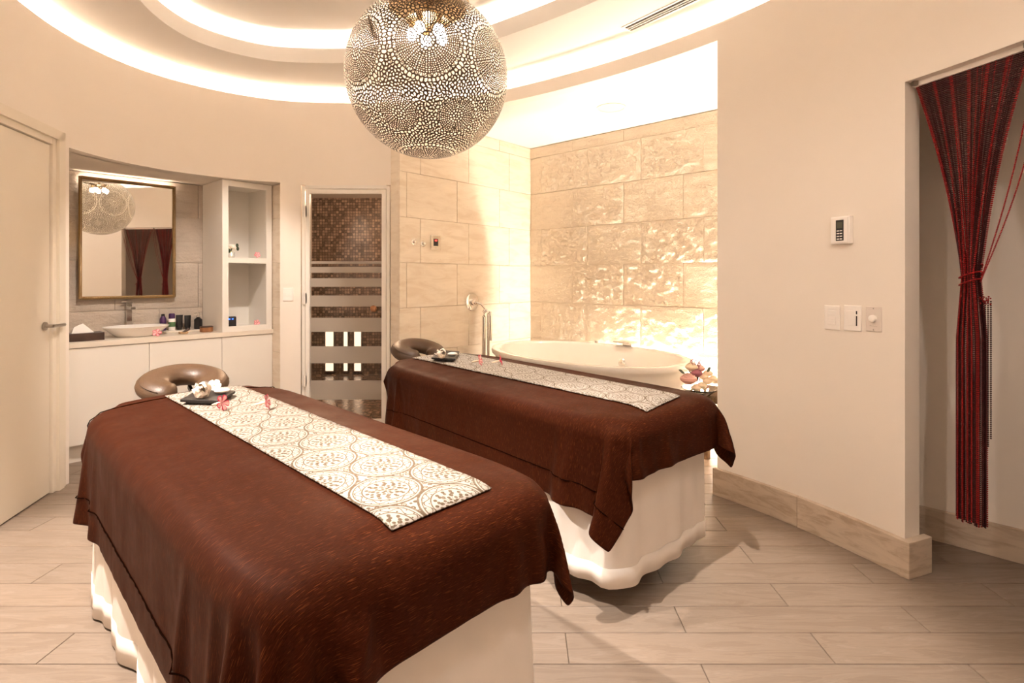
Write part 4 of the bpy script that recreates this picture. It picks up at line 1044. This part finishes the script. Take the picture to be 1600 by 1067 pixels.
def drape(name, mtx, hw, y0, y1, left, right, foot, head, seed, frames=42, spacing=.021, stiff=12):
    """blanket laid over the bed: a grid dropped on the padded top with Blender's cloth solver"""
    col = link('blanket_form', pad_mesh(hw, y0, y1, BT-.45), M['skirt'])
    cm = col.modifiers.new('c', 'COLLISION'); col.collision.thickness_outer = .006; col.collision.cloth_friction = 60
    X0, X1, Y0_, Y1_ = -hw-left, hw+right, y0-foot, y1+head
    nx, ny = int((X1-X0)/spacing), int((Y1_-Y0_)/spacing); vs = []; fs = []
    for j in range(ny+1):
        for i in range(nx+1):
            x, y = X0+(X1-X0)*i/nx, Y0_+(Y1_-Y0_)*j/ny
            vs.append((x, y, BT+.022+.006*noise.noise(Vector((x*3+seed, y*3, seed)))))
    for j in range(ny):
        for i in range(nx): fs.append((j*(nx+1)+i, j*(nx+1)+i+1, (j+1)*(nx+1)+i+1, (j+1)*(nx+1)+i))
    me = bpy.data.meshes.new(name); me.from_pydata(vs, [], fs); ob = bpy.data.objects.new(name, me); COL.objects.link(ob)
    vg = ob.vertex_groups.new(name='pin')
    pins = [k for k, v in enumerate(vs) if abs(v[0]) < hw*.55 and y0+.25 < v[1] < y1-.1]; vg.add(pins, 1.0, 'REPLACE')
    c = ob.modifiers.new('cloth', 'CLOTH'); cs = c.settings; cs.quality = 6; cs.mass = .35; cs.tension_stiffness = 25; cs.compression_stiffness = 25; cs.shear_stiffness = 12; cs.bending_stiffness = stiff*.1; cs.air_damping = 2.5
    cs.tension_damping = 15; cs.compression_damping = 15; cs.shear_damping = 15; cs.bending_damping = 2
    c.collision_settings.distance_min = .006; c.collision_settings.collision_quality = 3; c.collision_settings.use_self_collision = False
    c.point_cache.frame_start = 1; c.point_cache.frame_end = frames
    S.frame_start = 1; S.frame_end = frames
    for f_ in range(1, frames+1): S.frame_set(f_)
    dg = bpy.context.evaluated_depsgraph_get(); ev = ob.evaluated_get(dg); co = [v.co.copy() for v in ev.data.vertices]
    bpy.data.objects.remove(ob); bpy.data.objects.remove(col)
    # pinned part: lay it on the crown of the top
    me2 = bpy.data.meshes.new(name); out = []
    for k, p in enumerate(co):
        x, y = p.x, p.y
        if abs(x) < hw*.75 and y > y0+.10:
            p.z = max(p.z, top_z(x)+.012)
        out.append(tuple(p))
    me2.from_pydata(out, [], fs); ul = me2.uv_layers.new(name='uv')
    for pl in me2.polygons:
        for li in pl.loop_indices:
            v = vs[me2.loops[li].vertex_index]; ul.data[li].uv = (v[0], v[1])
    me2.materials.append(M['blanket']); me2.polygons.foreach_set('use_smooth', [True]*len(me2.polygons))
    o = bpy.data.objects.new(name, me2); COL.objects.link(o); o.matrix_world = mtx
    # smooth the sampling a little
    sm = o.modifiers.new('smooth', 'SMOOTH'); sm.iterations = 2; sm.factor = .4
    so_ = o.modifiers.new('solid', 'SOLIDIFY'); so_.thickness = .004; so_.offset = 0
    sb = o.modifiers.new('sub', 'SUBSURF'); sb.levels = sb.render_levels = 1
    S.frame_set(1)
    return o, out, nx, ny, fs
def hem_line(o, out, nx, ny, inset, sides, thick=.0013):
    """dark stitched hem running parallel to the blanket's edge"""
    pts_all = []
    idx = lambda i, j: j*(nx+1)+i
    mb = MB()
    for side in sides:
        if side == 'left': pts = [out[idx(inset, j)] for j in range(0, ny+1-inset)]
        elif side == 'right': pts = [out[idx(nx-inset, j)] for j in range(0, ny+1-inset)]
        else: pts = [out[idx(i, ny-inset)] for i in range(inset, nx+1-inset)]
        mb.tube([(p[0]+(-.003 if side == 'left' else 0), p[1], p[2]+(.003 if side == 'head' else 0)) for p in pts], thick, 5)
    return link('hem_stitching', mb, M['hem'], o)

def skirt(name, mtx, hw, y0, y1, zt_, zb, label, seed, flare=.0, amp=.02, group=None, headflare=0, rc_=.05):
    per = []; hx, hy, cy_ = hw, (y1-y0)/2, (y0+y1)/2
    # rounded rectangle perimeter
    segs = []; 
    def arc(cx_, cyy, a0_): return [(cx_+rc_*math.cos(a0_+PI/2*k/5), cyy+rc_*math.sin(a0_+PI/2*k/5), math.cos(a0_+PI/2*k/5), math.sin(a0_+PI/2*k/5)) for k in range(6)]
    P_ = arc(hx-rc_, y1-rc_, 0)+[( -9, 0, 0, 0)]
    pts = []
    def line(p, q, nrm, n_):
        for k in range(1, n_): f_ = k/n_; pts.append((p[0]+(q[0]-p[0])*f_, p[1]+(q[1]-p[1])*f_, nrm[0], nrm[1]))
    pts += arc(hx-rc_, y1-rc_, 0); line((hx-rc_, y1), (-hx+rc_, y1), (0, 1), 34)
    pts += arc(-hx+rc_, y1-rc_, PI/2); line((-hx, y1-rc_), (-hx, y0+rc_), (-1, 0), 90)
    pts += arc(-hx+rc_, y0+rc_, PI); line((-hx+rc_, y0), (hx-rc_, y0), (0, -1), 34)
    pts += arc(hx-rc_, y0+rc_, 1.5*PI); line((hx, y0+rc_), (hx, y1-rc_), (1, 0), 90)
    n_ = len(pts); zs = [zt_-(zt_-zb)*k/14 for k in range(15)]; vs = []; fs = []
    s_ = 0; acc = []
    for i in range(n_): acc.append(s_); s_ += math.hypot(pts[(i+1) % n_][0]-pts[i][0], pts[(i+1) % n_][1]-pts[i][1])
    for zi, z in enumerate(zs):
        f_ = zi/14
        for i, (x, y, a, b) in enumerate(pts):
            w1 = noise.noise(Vector((acc[i]*3.1+seed*7, f_*.4, seed)))*1.4+.28*math.sin(acc[i]*47+noise.noise(Vector((acc[i]*1.3, 3, seed)))*6)+.5*math.sin(acc[i]*19+seed+noise.noise(Vector((acc[i]*2, 0, seed)))*3)
            d_ = f_**.7*(flare+amp*w1)
            if headflare and y > cy_: d_ += headflare*f_*((y-cy_)/hy)**2*(1 if x < 0 else 0)
            vs.append((x+a*d_, y+b*d_, z+(.008*noise.noise(Vector((acc[i]*2.5, 5, seed))) if zi > 10 else 0)))
    for zi in range(14):
        for i in range(n_): fs.append((zi*n_+i, zi*n_+(i+1) % n_, (zi+1)*n_+(i+1) % n_, (zi+1)*n_+i))
    m = MB(); m.add(vs, fs); o = link(name, m, M['skirt'], smooth=True, solid=.0025); o.matrix_world = mtx; tag(o, label, 'bed skirt', group)
    sb = o.modifiers.new('sub', 'SUBSURF'); sb.levels = sb.render_levels = 1
    h_ = MB(); vs2 = []
    for zi in (12.0, 14.02):
        i0 = min(13, int(zi)); f_ = zi-i0
        for i in range(n_):
            p = Vector(vs[i0*n_+i]).lerp(Vector(vs[min(14, i0+1)*n_+i]), min(f_, 1)); a, b = pts[i][2], pts[i][3]; vs2.append((p.x+a*.002, p.y+b*.002, p.z-(.001 if zi > 14 else 0)))
    h_.add(vs2, [(i, (i+1) % n_, n_+(i+1) % n_, n_+i) for i in range(n_)]); link('hem', h_, M['skirt_hem'], o, smooth=True, solid=.002)
    return o
def runner(name, o_blanket, mtx, quad, label, seed):
    dg = bpy.context.evaluated_depsgraph_get(); ev = o_blanket.evaluated_get(dg); me_e = ev.to_mesh()
    vw = [mtx @ v.co for v in me_e.vertices]; tr = BVHTree.FromPolygons(vw, [tuple(p.vertices) for p in me_e.polygons]); ev.to_mesh_clear()
    FL, FR_, HR, HL = [np.array(q) for q in quad]; nx, ny = 14, 74; vs = []; fs = []; uv = []
    wl = (np.hypot(*(FR_-FL))+np.hypot(*(HR-HL)))/2; ll = np.hypot(*((HL+HR)/2-(FL+FR_)/2))
    for j in range(ny+1):
        for i in range(nx+1):
            a, b = i/nx, j/ny; p = (FL*(1-a)+FR_*a)*(1-b)+(HL*(1-a)+HR*a)*b
            hit = tr.ray_cast(Vector((p[0], p[1], 1.2)), Vector((0, 0, -1)))
            z = hit[0].z if hit[0] is not None and hit[0].z > BT-.06 else BT
            vs.append([p[0], p[1], z+.004+.0015*noise.noise(Vector((p[0]*8, p[1]*8, seed)))]); uv.append((a*wl, b*ll))
    for j in range(ny):
        for i in range(nx): fs.append((j*(nx+1)+i, j*(nx+1)+i+1, (j+1)*(nx+1)+i+1, (j+1)*(nx+1)+i))
    me = bpy.data.meshes.new(name); me.from_pydata([tuple(v) for v in vs], [], fs); ul = me.uv_layers.new(name='uv')
    for pl in me.polygons:
        for li in pl.loop_indices: ul.data[li].uv = uv[me.loops[li].vertex_index]
    me.materials.append(M['runner']); me.polygons.foreach_set('use_smooth', [True]*len(me.polygons))
    o = bpy.data.objects.new(name, me); COL.objects.link(o); tag(o, label, 'runner')
    s_ = o.modifiers.new('solid', 'SOLIDIFY'); s_.thickness = .003; s_.offset = 1
    t2 = BVHTree.FromPolygons([Vector(v) for v in vs], fs)
    def zat(x, y):
        h_ = t2.ray_cast(Vector((x, y, 1.3)), Vector((0, 0, -1))); return (h_[0].z if h_[0] is not None else BT)+.0032
    return o, zat

def rp(px, py, z): Y = F*(H-z)/(py-HY); return ((px-CX)/F*Y, Y)
ZR = .785
Q1 = [rp(612, 827, ZR), rp(768, 764, ZR-.003), rp(375, 604, ZR), rp(258, 622, ZR)]
Q2 = [rp(1010.6, 640.7, ZR), rp(1063, 619.6, ZR), rp(716, 552.6, ZR), rp(644, 560.5, ZR)]
mid = lambda a, b: ((a[0]+b[0])/2, (a[1]+b[1])/2)
BM1 = bed_frame(mid(Q1[0], Q1[1]), mid(Q1[2], Q1[3]), -.045)
BM2 = bed_frame(mid(Q2[0], Q2[1]), mid(Q2[2], Q2[3]), 0)
t1 = make_table(BM1, .39, -.06, 1.86, 'massage table under the brown blanket nearest the camera')
t2 = make_table(BM2, .39, -.06, 1.86, 'massage table under the far brown blanket, beside the bathtub')
cradle(BM1, t1, 2.03, .01, -.05); cradle(BM2, t2, 2.03, -.03, .05)
b1, o1, nx1, ny1, _ = drape('blanket', BM1, .40, -.07, 1.87, .375, .16, .205, .03, 1.0)
tag(b1, 'brown slubbed silk blanket draped over the near massage table', 'blanket')
b2, o2, nx2, ny2, _ = drape('blanket', BM2, .40, -.07, 1.87, .345, .16, .205, .03, 5.0)
tag(b2, 'brown slubbed silk blanket draped over the massage table beside the bathtub', 'blanket')
hem_line(b1, o1, nx1, ny1, 5, ['left', 'head'], .0022); hem_line(b2, o2, nx2, ny2, 5, ['left'], .0018)
skirt('bed_skirt', BM1 @ Matrix.Translation((-.012, 0, 0)), .352, -.015, 1.84, BT-.115, .012, 'long ivory skirt reaching the floor around the near massage table', 3.0, .0, .020, headflare=.03)
skirt('bed_skirt', BM2, .36, -.015, 1.84, BT-.115, .11, 'long ivory skirt hanging around the far massage table by the tub', 8.0, .010, .024, rc_=.09)
r1, za1 = runner('table_runner', b1, BM1, Q1, 'cream and taupe medallion print runner along the near bed', 1)
r2, za2 = runner('table_runner', b2, BM2, Q2, 'cream and taupe medallion print runner along the bed by the tub', 2)

# trays, shells, stones, flowers
def make_tray(quad, za, label):
    t = thing('display_tray', label, 'tray'); c = np.mean([np.array(q) for q in quad], 0); z = max(za(*q) for q in quad)+.001
    t.location = (float(c[0]), float(c[1]), z+.001); m = MB()
    ql = [(q[0]-c[0], q[1]-c[1]) for q in quad]
    m.prism([tuple(x) for x in ql], .010, .022); link('board', m, M['slate'], t, bevel=.003)
    m = MB(); m.prism([(x*.8, y*.8) for x, y in ql], 0, .0102); link('foot', m, M['black'], t)
    return t, z+.023
def make_shell(label, loc, rz, sc=1):
    t = thing('seashell', label, 'shell', loc, rz); t.scale = (sc,)*3
    m = MB(); n_, k_ = 60, 14; vs = []; fs = []
    for i in range(n_+1):
        f_ = i/n_; a = f_*2*PI*3.3; r = .003+.026*f_**1.3; x = -.045+.062*f_**.8; cr = .0018+.0165*f_**1.2
        spk = 1+.28*max(0, math.sin(a*5))*f_
        c = Vector((x, r*math.cos(a)*.55, .024+r*math.sin(a)*.45))
        for g in range(k_):
            b = 2*PI*g/k_; rr = cr*(spk if math.cos(b) > .2 else 1)*(1+.08*math.sin(b*5))
            d_ = Vector((math.sin(b)*.9, math.cos(a)*math.cos(b), math.sin(a)*math.cos(b))); vs.append(c+d_*rr)
    for i in range(n_):
        for g in range(k_): fs.append((i*k_+g, i*k_+(g+1) % k_, (i+1)*k_+(g+1) % k_, (i+1)*k_+g))
    m.add(vs, fs); zmin = min(v[2] for v in m.v); m.v = [(v[0], v[1], v[2]-zmin) for v in m.v]
    link('whorls', m, M['shell'], t, smooth=True)
    m = MB()
    for i in range(10):
        a = i*.63; m.lathe([(.005, 0), (.002, .010), (1e-5, .014)], n=6, mtx=Matrix.Translation((-.02+.0045*i, .020*math.sin(a)*.6, .035+.006*math.cos(a))) @ Matrix.Rotation(.8*math.sin(a), 4, 'X'))
    link('spines', m, M['shell'], t, smooth=True); return t
def make_white_flower(label, loc, rot, sc=1):
    t = thing('white_flower', label, 'flower', loc); t.rotation_euler = rot; t.scale = (sc,)*3
    e, i = MB(), MB(); petals(e, i, 5, .034, .35, .015); link('petals', e, M['petal_w'], t, solid=.001)
    link('throat', MB().lathe([(.006, .004), (.003, .0), (1e-5, -.002)], n=8), M['petal_y'], t, smooth=True); return t
for nm, za, pxs, shell_p, stone_p, fw_p, fls in (
    ('near bed', za1, [(281, 631), (341, 633), (368, 617), (318, 611)], (312, 622), (347, 615), (327, 617), [((345, 638), (330, 644)), ((414, 637), (398, 640))]),
    ('far bed', za2, [(674, 563), (711, 565), (718, 553), (690, 551)], (688, 560), (707, 556), None, [((748, 569), (739, 571)), ((780, 569), (770, 571))])):
    quad = [rp(x, y, ZR+.018) for x, y in pxs]
    t, z = make_tray(quad, za, f'flat dark tray holding a seashell at the head of the {nm}')
    p = rp(*shell_p, z); near_ = nm == 'near bed'
    make_shell(f'spiny white seashell on the dark tray of the {nm}', (p[0], p[1], z+.0005), -.4, 1.15 if near_ else 1.05)
    p = rp(*stone_p, z)
    sm_ = tag(link('polished_stone', MB().ball((0, 0, .012), .026, 18, 10, (1.25, .8, .46)), M['pebble'], smooth=True), f'flat white polished stone on the dark tray of the {nm}', 'stone'); sm_.location = (p[0], p[1], z+.0008); sm_.rotation_euler = (0, 0, .3)
    if fw_p:
        p = rp(*fw_p, z); make_white_flower('white blossom with a yellow throat behind the seashell, near bed', (p[0]+.005, p[1]+.03, z+.032), (.9, .2, .3), .8)
    for i, (a_, b_) in enumerate(fls):
        zz = ZR; hd_ = rp(a_[0], a_[1], zz+.02); tl = rp(b_[0], b_[1], zz)
        yaw = math.atan2(hd_[1]-tl[1], hd_[0]-tl[0])
        zz = za(hd_[0], hd_[1])+.028
        copy_flower(fl0, f'pink star flower lying on the {nm} runner, '+('beside tray' if i == 0 else 'away from tray'), GF, (hd_[0], hd_[1], zz), (0, PI/2*.86, -.22+.4*i), (1.0 if near_ else 1.1))

# ------------------------------------------------------------------ stool, vase and bouquet
ST = thing('wicker_stool', 'low woven wicker stool table beside the bathtub end', 'stool', (1.40, 3.70, 0), math.atan2(B[1], B[0])+.1)
link('seat', MB().box((-.19, -.19, .485), (.19, .19, .53)), M['wicker'], ST, bevel=.012)
m = MB()
for k in range(34): m.tube([(-.185+.0112*k, -.186, .532), (-.185+.0112*k, .186, .532)], .0048, 5)
link('weave', m, M['wicker'], ST, smooth=True)
for sx in (-1, 1):
    for sy in (-1, 1): link('leg', MB().tube([(sx*.155, sy*.155, .001), (sx*.16, sy*.16, .25), (sx*.165, sy*.165, .486)], [.030, .034, .036], 14), M['wicker'], ST, smooth=True)
vx, vy = rp(1091, 624, .535); vx += .05; vy += .06
BQ = thing('flower_vase', 'clear glass bowl with fairy lights and a rose bouquet on the stool', 'vase', (vx-.01, vy+.03, .538))
link('glass_bowl', MB().lathe([(.035, 0), (.06, .006), (.105, .04), (.122, .055), (.119, .055), (.10, .042), (.058, .012), (1e-4, .010)], n=32), M['glass'], BQ, smooth=True)
m = MB()
for k in range(9): a = k*2.4; r = .02+.006*k; m.ball((r*math.cos(a), r*math.sin(a), .035+.003*(k % 3)), .006, 8, 6)
M['fairy'] = mk('fairy_light', (1, .9, .7), .5, emit=(1, .85, .55), estr=9)
link('fairy_lights', m, M['fairy'], BQ, smooth=True)['kind'] = 'stuff'
def rose(parent, c, r, mat, name='rose'):
    m = MB()
    for ring, (n_, rr, hh) in enumerate(((3, .35, .9), (4, .62, .75), (5, .92, .45), (6, 1.08, .1))):
        for k in range(n_):
            a = 2*PI*(k+.5*ring)/n_; ca, sa = math.cos(a), math.sin(a); vs = []
            for i in range(5):
                for j in range(5):
                    th = (j-2)/2*(PI/n_)*1.25; v = i/4; rad = r*rr*(.38+.62*math.sin(v*PI*.82)); z = r*(-.55+v*(1.0+hh*.45))
                    aa = a+th; vs.append((c[0]+rad*math.cos(aa), c[1]+rad*math.sin(aa), c[2]+z-.08*r*abs(j-2)*(i == 4)))
            m.add(vs, [(i*5+j, i*5+j+1, i*5+j+6, i*5+j+5) for i in range(4) for j in range(4)])
    m.ball((c[0], c[1], c[2]-.05*r), r*.42, 8, 6)
    return link(name, m, mat, parent, smooth=True)
rose(BQ, (-.085, -.03, .115), .052, M['blush']); rose(BQ, (-.02, .0, .150), .036, M['mauve']); rose(BQ, (-.045, .03, .185), .040, M['creamp']); rose(BQ, (.01, .04, .175), .036, M['blush'])
for x, y, z in ((.045, -.02, .10), (.085, -.01, .115), (.065, .03, .145), (.11, .02, .095), (.03, .01, .125), (.0, -.04, .075), (-.04, -.05, .06)): rose(BQ, (x, y, z), .030, M['creamp'], 'blossom')
m = MB()
for x, y, z, a in ((-.10, .0, .15, 2.6), (.02, -.02, .09, 0), (-.03, -.01, .10, 1), (.13, .0, .10, .2), (.05, .01, .16, .8), (-.05, .02, .145, 2), (.0, -.03, .065, .4)):
    vs = []; 
    for i in range(6):
        f_ = i/5; wd = .016*math.sin(PI*min(1, f_*.95+.03)); cx_ = x+.045*f_*math.cos(a); cy_ = y+.01*f_; cz = z+.03*f_*math.sin(a*.7+.5)
        vs += [(cx_, cy_-wd*.6, cz-wd*.6), (cx_, cy_, cz+.003), (cx_, cy_+wd*.6, cz+wd*.8)]
    m.add(vs, [q_ for i in range(5) for q_ in ((i*3, i*3+1, i*3+4, i*3+3), (i*3+1, i*3+2, i*3+5, i*3+4))])
link('leaves', m, M['leaf'], BQ, smooth=True)
m = MB()
for x, y, tx, tz in ((-.03, .0, -.055, .245), (-.02, .01, -.03, .235), (.01, .02, .005, .235), (.1, .02, .14, .165), (.0, 0, -.01, .22)):
    m.tube([(x*.5, y, .03), (x, y, .15), (tx, y, tz)], .0018, 5)
    for k in range(4): m.ball((tx+.008*math.cos(k*1.7), y+.006*math.sin(k*2), tz-.008*k), .005, 6, 4)
link('berry_sprigs', m, M['mauve'], BQ, smooth=True)

# ------------------------------------------------------------------ bead curtain
def bead_unit():
    t = (1+5**.5)/2; v = np.array([(-1, t, 0), (1, t, 0), (-1, -t, 0), (1, -t, 0), (0, -1, t), (0, 1, t), (0, -1, -t), (0, 1, -t), (t, 0, -1), (t, 0, 1), (-t, 0, -1), (-t, 0, 1)], float)
    v /= np.linalg.norm(v[0]); f = [(0,11,5),(0,5,1),(0,1,7),(0,7,10),(0,10,11),(1,5,9),(5,11,4),(11,10,2),(10,7,6),(7,1,8),(3,9,4),(3,4,2),(3,2,6),(3,6,8),(3,8,9),(4,9,5),(2,4,11),(6,2,10),(8,6,7),(9,8,1)]
    return v, np.array(f)
M['bead'] = mk('dark_red_beads', (.040, .002, .003), .4, spec=.3); M['bead2'] = mk('red_beads', (.28, .009, .009), .4, spec=.3)
def curtain(name, u_a, u_b, label, tie_f, seed, n_strand=92, zt_=2.175, zb=.32, pitch=.0078, rad=.0037):
    bv, bf = bead_unit(); rs = np.random.RandomState(seed); D = .055
    pa_, pb_ = np.array(off(u_a, D)), np.array(off(u_b, D)); tie = pa_+(pb_-pa_)*tie_f; dr = (pb_-pa_)/np.hypot(*(pb_-pa_)); pr = np.array([-dr[1], dr[0]])
    cen = []; mats = []
    ztie = 1.33; bw = .062
    for k in range(n_strand):
        f_ = (k+.5)/n_strand; top_ = pa_+(pb_-pa_)*f_
        ang = (f_-.5)*2; lay = rs.uniform(-1, 1)*.018
        kx_, ky_ = ang*bw*.85+rs.uniform(-.006, .006), lay
        red = (k % 15) in (0, 1, 2) or rs.rand() < .04
        zend = zb+abs(rs.normal())*.012; s_ = 0; z = zt_
        pts = []; sag = .10*(abs(ang))*rs.uniform(.8, 1.2)
        tz = ztie+rs.uniform(-.02, .02)
        N1 = 60
        for i in range(N1+1):
            g = i/N1; zz = zt_+(tz-zt_)*g
            e = g**1.0; xy = top_*(1-e)+(tie+dr*kx_*.55+pr*ky_)*e
            xy = xy+dr*(-ang*.0+(.035*math.sin(PI*g))*(-ang)*.55)
            pts.append((*xy, zz-.0))
        for i in range(1, 41):
            g = i/40; zz = tz+(zend-tz)*g; wd = .55+.45*min(1, g*4); xy = tie+dr*kx_*wd+pr*ky_
            pts.append((*xy, zz))
        P_ = np.array(pts); dd = np.r_[0, np.cumsum(np.linalg.norm(np.diff(P_, axis=0), axis=1))]; sS = np.arange(0, dd[-1], pitch)+rs.uniform(0, pitch)*.3
        c = np.c_[np.interp(sS, dd, P_[:, 0]), np.interp(sS, dd, P_[:, 1]), np.interp(sS, dd, P_[:, 2])]
        cen.append(c); mats.append(np.full(len(c), 1 if red else 0))
    # tie cord wrapped about the bunch, with its loose strands
    a = np.linspace(0, 4*PI, 90); rr = .034
    c = np.array([(*(tie+dr*rr*1.15*math.cos(t)+pr*.03*math.sin(t)), ztie+.03-.06*(t/(4*PI))+.02*math.cos(t)) for t in a]); cen.append(c); mats.append(np.ones(len(c)))
    for kk in range(3):
        z0 = ztie-.10; c = np.array([(*(tie+dr*(.052+.004*kk)+pr*.01*kk), z0-pitch*i) for i in range(int((.62-.03*kk)/pitch))]); cen.append(c); mats.append(np.zeros(len(c)))
    c = np.array([(*(tie+dr*(.050+.014*math.cos(i))+pr*.012*math.sin(i*1.3)), ztie-.08-.0012*i) for i in range(26)]); cen.append(c); mats.append(np.ones(len(c)))
    e_top = pb_+dr*.02                                   # a few strands swinging free of the bunch
    for kk in range(2):
        g = np.linspace(0, 1, 140)[:, None]; p0_ = np.array([*(e_top+dr*.03*kk), zt_]); p1_ = np.array([*(tie+dr*.035), ztie-.02]); c = p0_*(1-g)+p1_*g; c[:, :2] += (np.sin(g*PI)*(.02+.015*kk))*dr; cen.append(c); mats.append(np.ones(len(c)))
    C_ = np.vstack(cen); Mi = np.concatenate(mats).astype(int); nB = len(C_)
    V = (C_[:, None, :]+bv[None]*rad).reshape(-1, 3); Fa = (bf[None]+(np.arange(nB)*12)[:, None, None]).reshape(-1, 3)
    me = bpy.data.meshes.new(name); me.vertices.add(len(V)); me.vertices.foreach_set('co', V.ravel()); me.loops.add(Fa.size); me.loops.foreach_set('vertex_index', Fa.ravel().astype(np.int32))
    me.polygons.add(len(Fa)); me.polygons.foreach_set('loop_start', (np.arange(len(Fa))*3).astype(np.int32)); me.polygons.foreach_set('loop_total', np.full(len(Fa), 3, np.int32))
    me.materials.append(M['bead']); me.materials.append(M['bead2']); me.polygons.foreach_set('material_index', np.repeat(Mi, 20).astype(np.int32)); me.update(calc_edges=True)
    o = bpy.data.objects.new(name, me); COL.objects.link(o); tag(o, label, 'curtain', None, 'stuff'); return o
um_ = (U_C0+U_C1)/2
curtain('bead_curtain', U_C0+.03, um_-.01, 'dark red bead curtain tied into a bunch on the left of the doorway', .52, 1)
curtain('bead_curtain', um_+.09, U_C1-.03, 'dark red bead curtain tied into a bunch on the right of the doorway, seen in the mirror', .48, 2, 50)
rl = thing('curtain_rail', 'white curtain rail fixed under the doorway lintel', 'rail')
m = MB(); band(m, U_C0+.015, U_C1-.015, 2.178, ZC-.001, .040, .070); link('track', m, M['plastic'], rl)
for k in range(3):
    u = U_C0+.05+(U_C1-U_C0-.1)*k/2; p = off(u, .030); link('bracket', MB().box((p[0]-.01, p[1]-.008, 2.180), (p[0]+.01, p[1]+.008, ZC-.0005)), M['brushed'], rl)

# ------------------------------------------------------------------ recessed spots, added fill among them
DLAB = ['small recessed downlight in the ceiling ring by the left door', 'small recessed downlight in the upper ceiling over the far bed', 'small recessed downlight in the upper ceiling over the foot of the near bed', '',
        'added unseen downlight in the upper ceiling, brightening the vanity', 'added fill downlight, unseen above the camera on the left door side', 'added fill downlight, unseen above the camera on the curtain side']
for i, (nm, loc, aim, wt, cone) in enumerate(SPOTS):
    l = bpy.data.lights.new('spot', 'SPOT'); l.energy = wt; l.color = (1, .89, .80); l.spot_size = math.radians(cone); l.spot_blend = .5; l.shadow_soft_size = .03
    o = bpy.data.objects.new('spot', l); COL.objects.link(o); o.location = (loc[0], loc[1], loc[2]-.02)
    d = Vector(aim)-Vector(loc); o.rotation_euler = d.to_track_quat('-Z', 'Y').to_euler()
    if i != 3:
        q = thing('recessed_downlight', DLAB[i], 'light', (loc[0], loc[1], loc[2]+.0195 if loc[2] > 3.1 else loc[2]+.0045))
        link('trim_ring', MB().lathe([(.045, 0), (.045, -.004), (.032, -.006), (.032, -.001)], n=24), M['plastic'], q, smooth=True)
        link('lens', MB().lathe([(.031, -.001), (.031, -.002), (1e-4, -.002)], n=20), M['glass'], q, smooth=True)
bpy.context.view_layer.update()
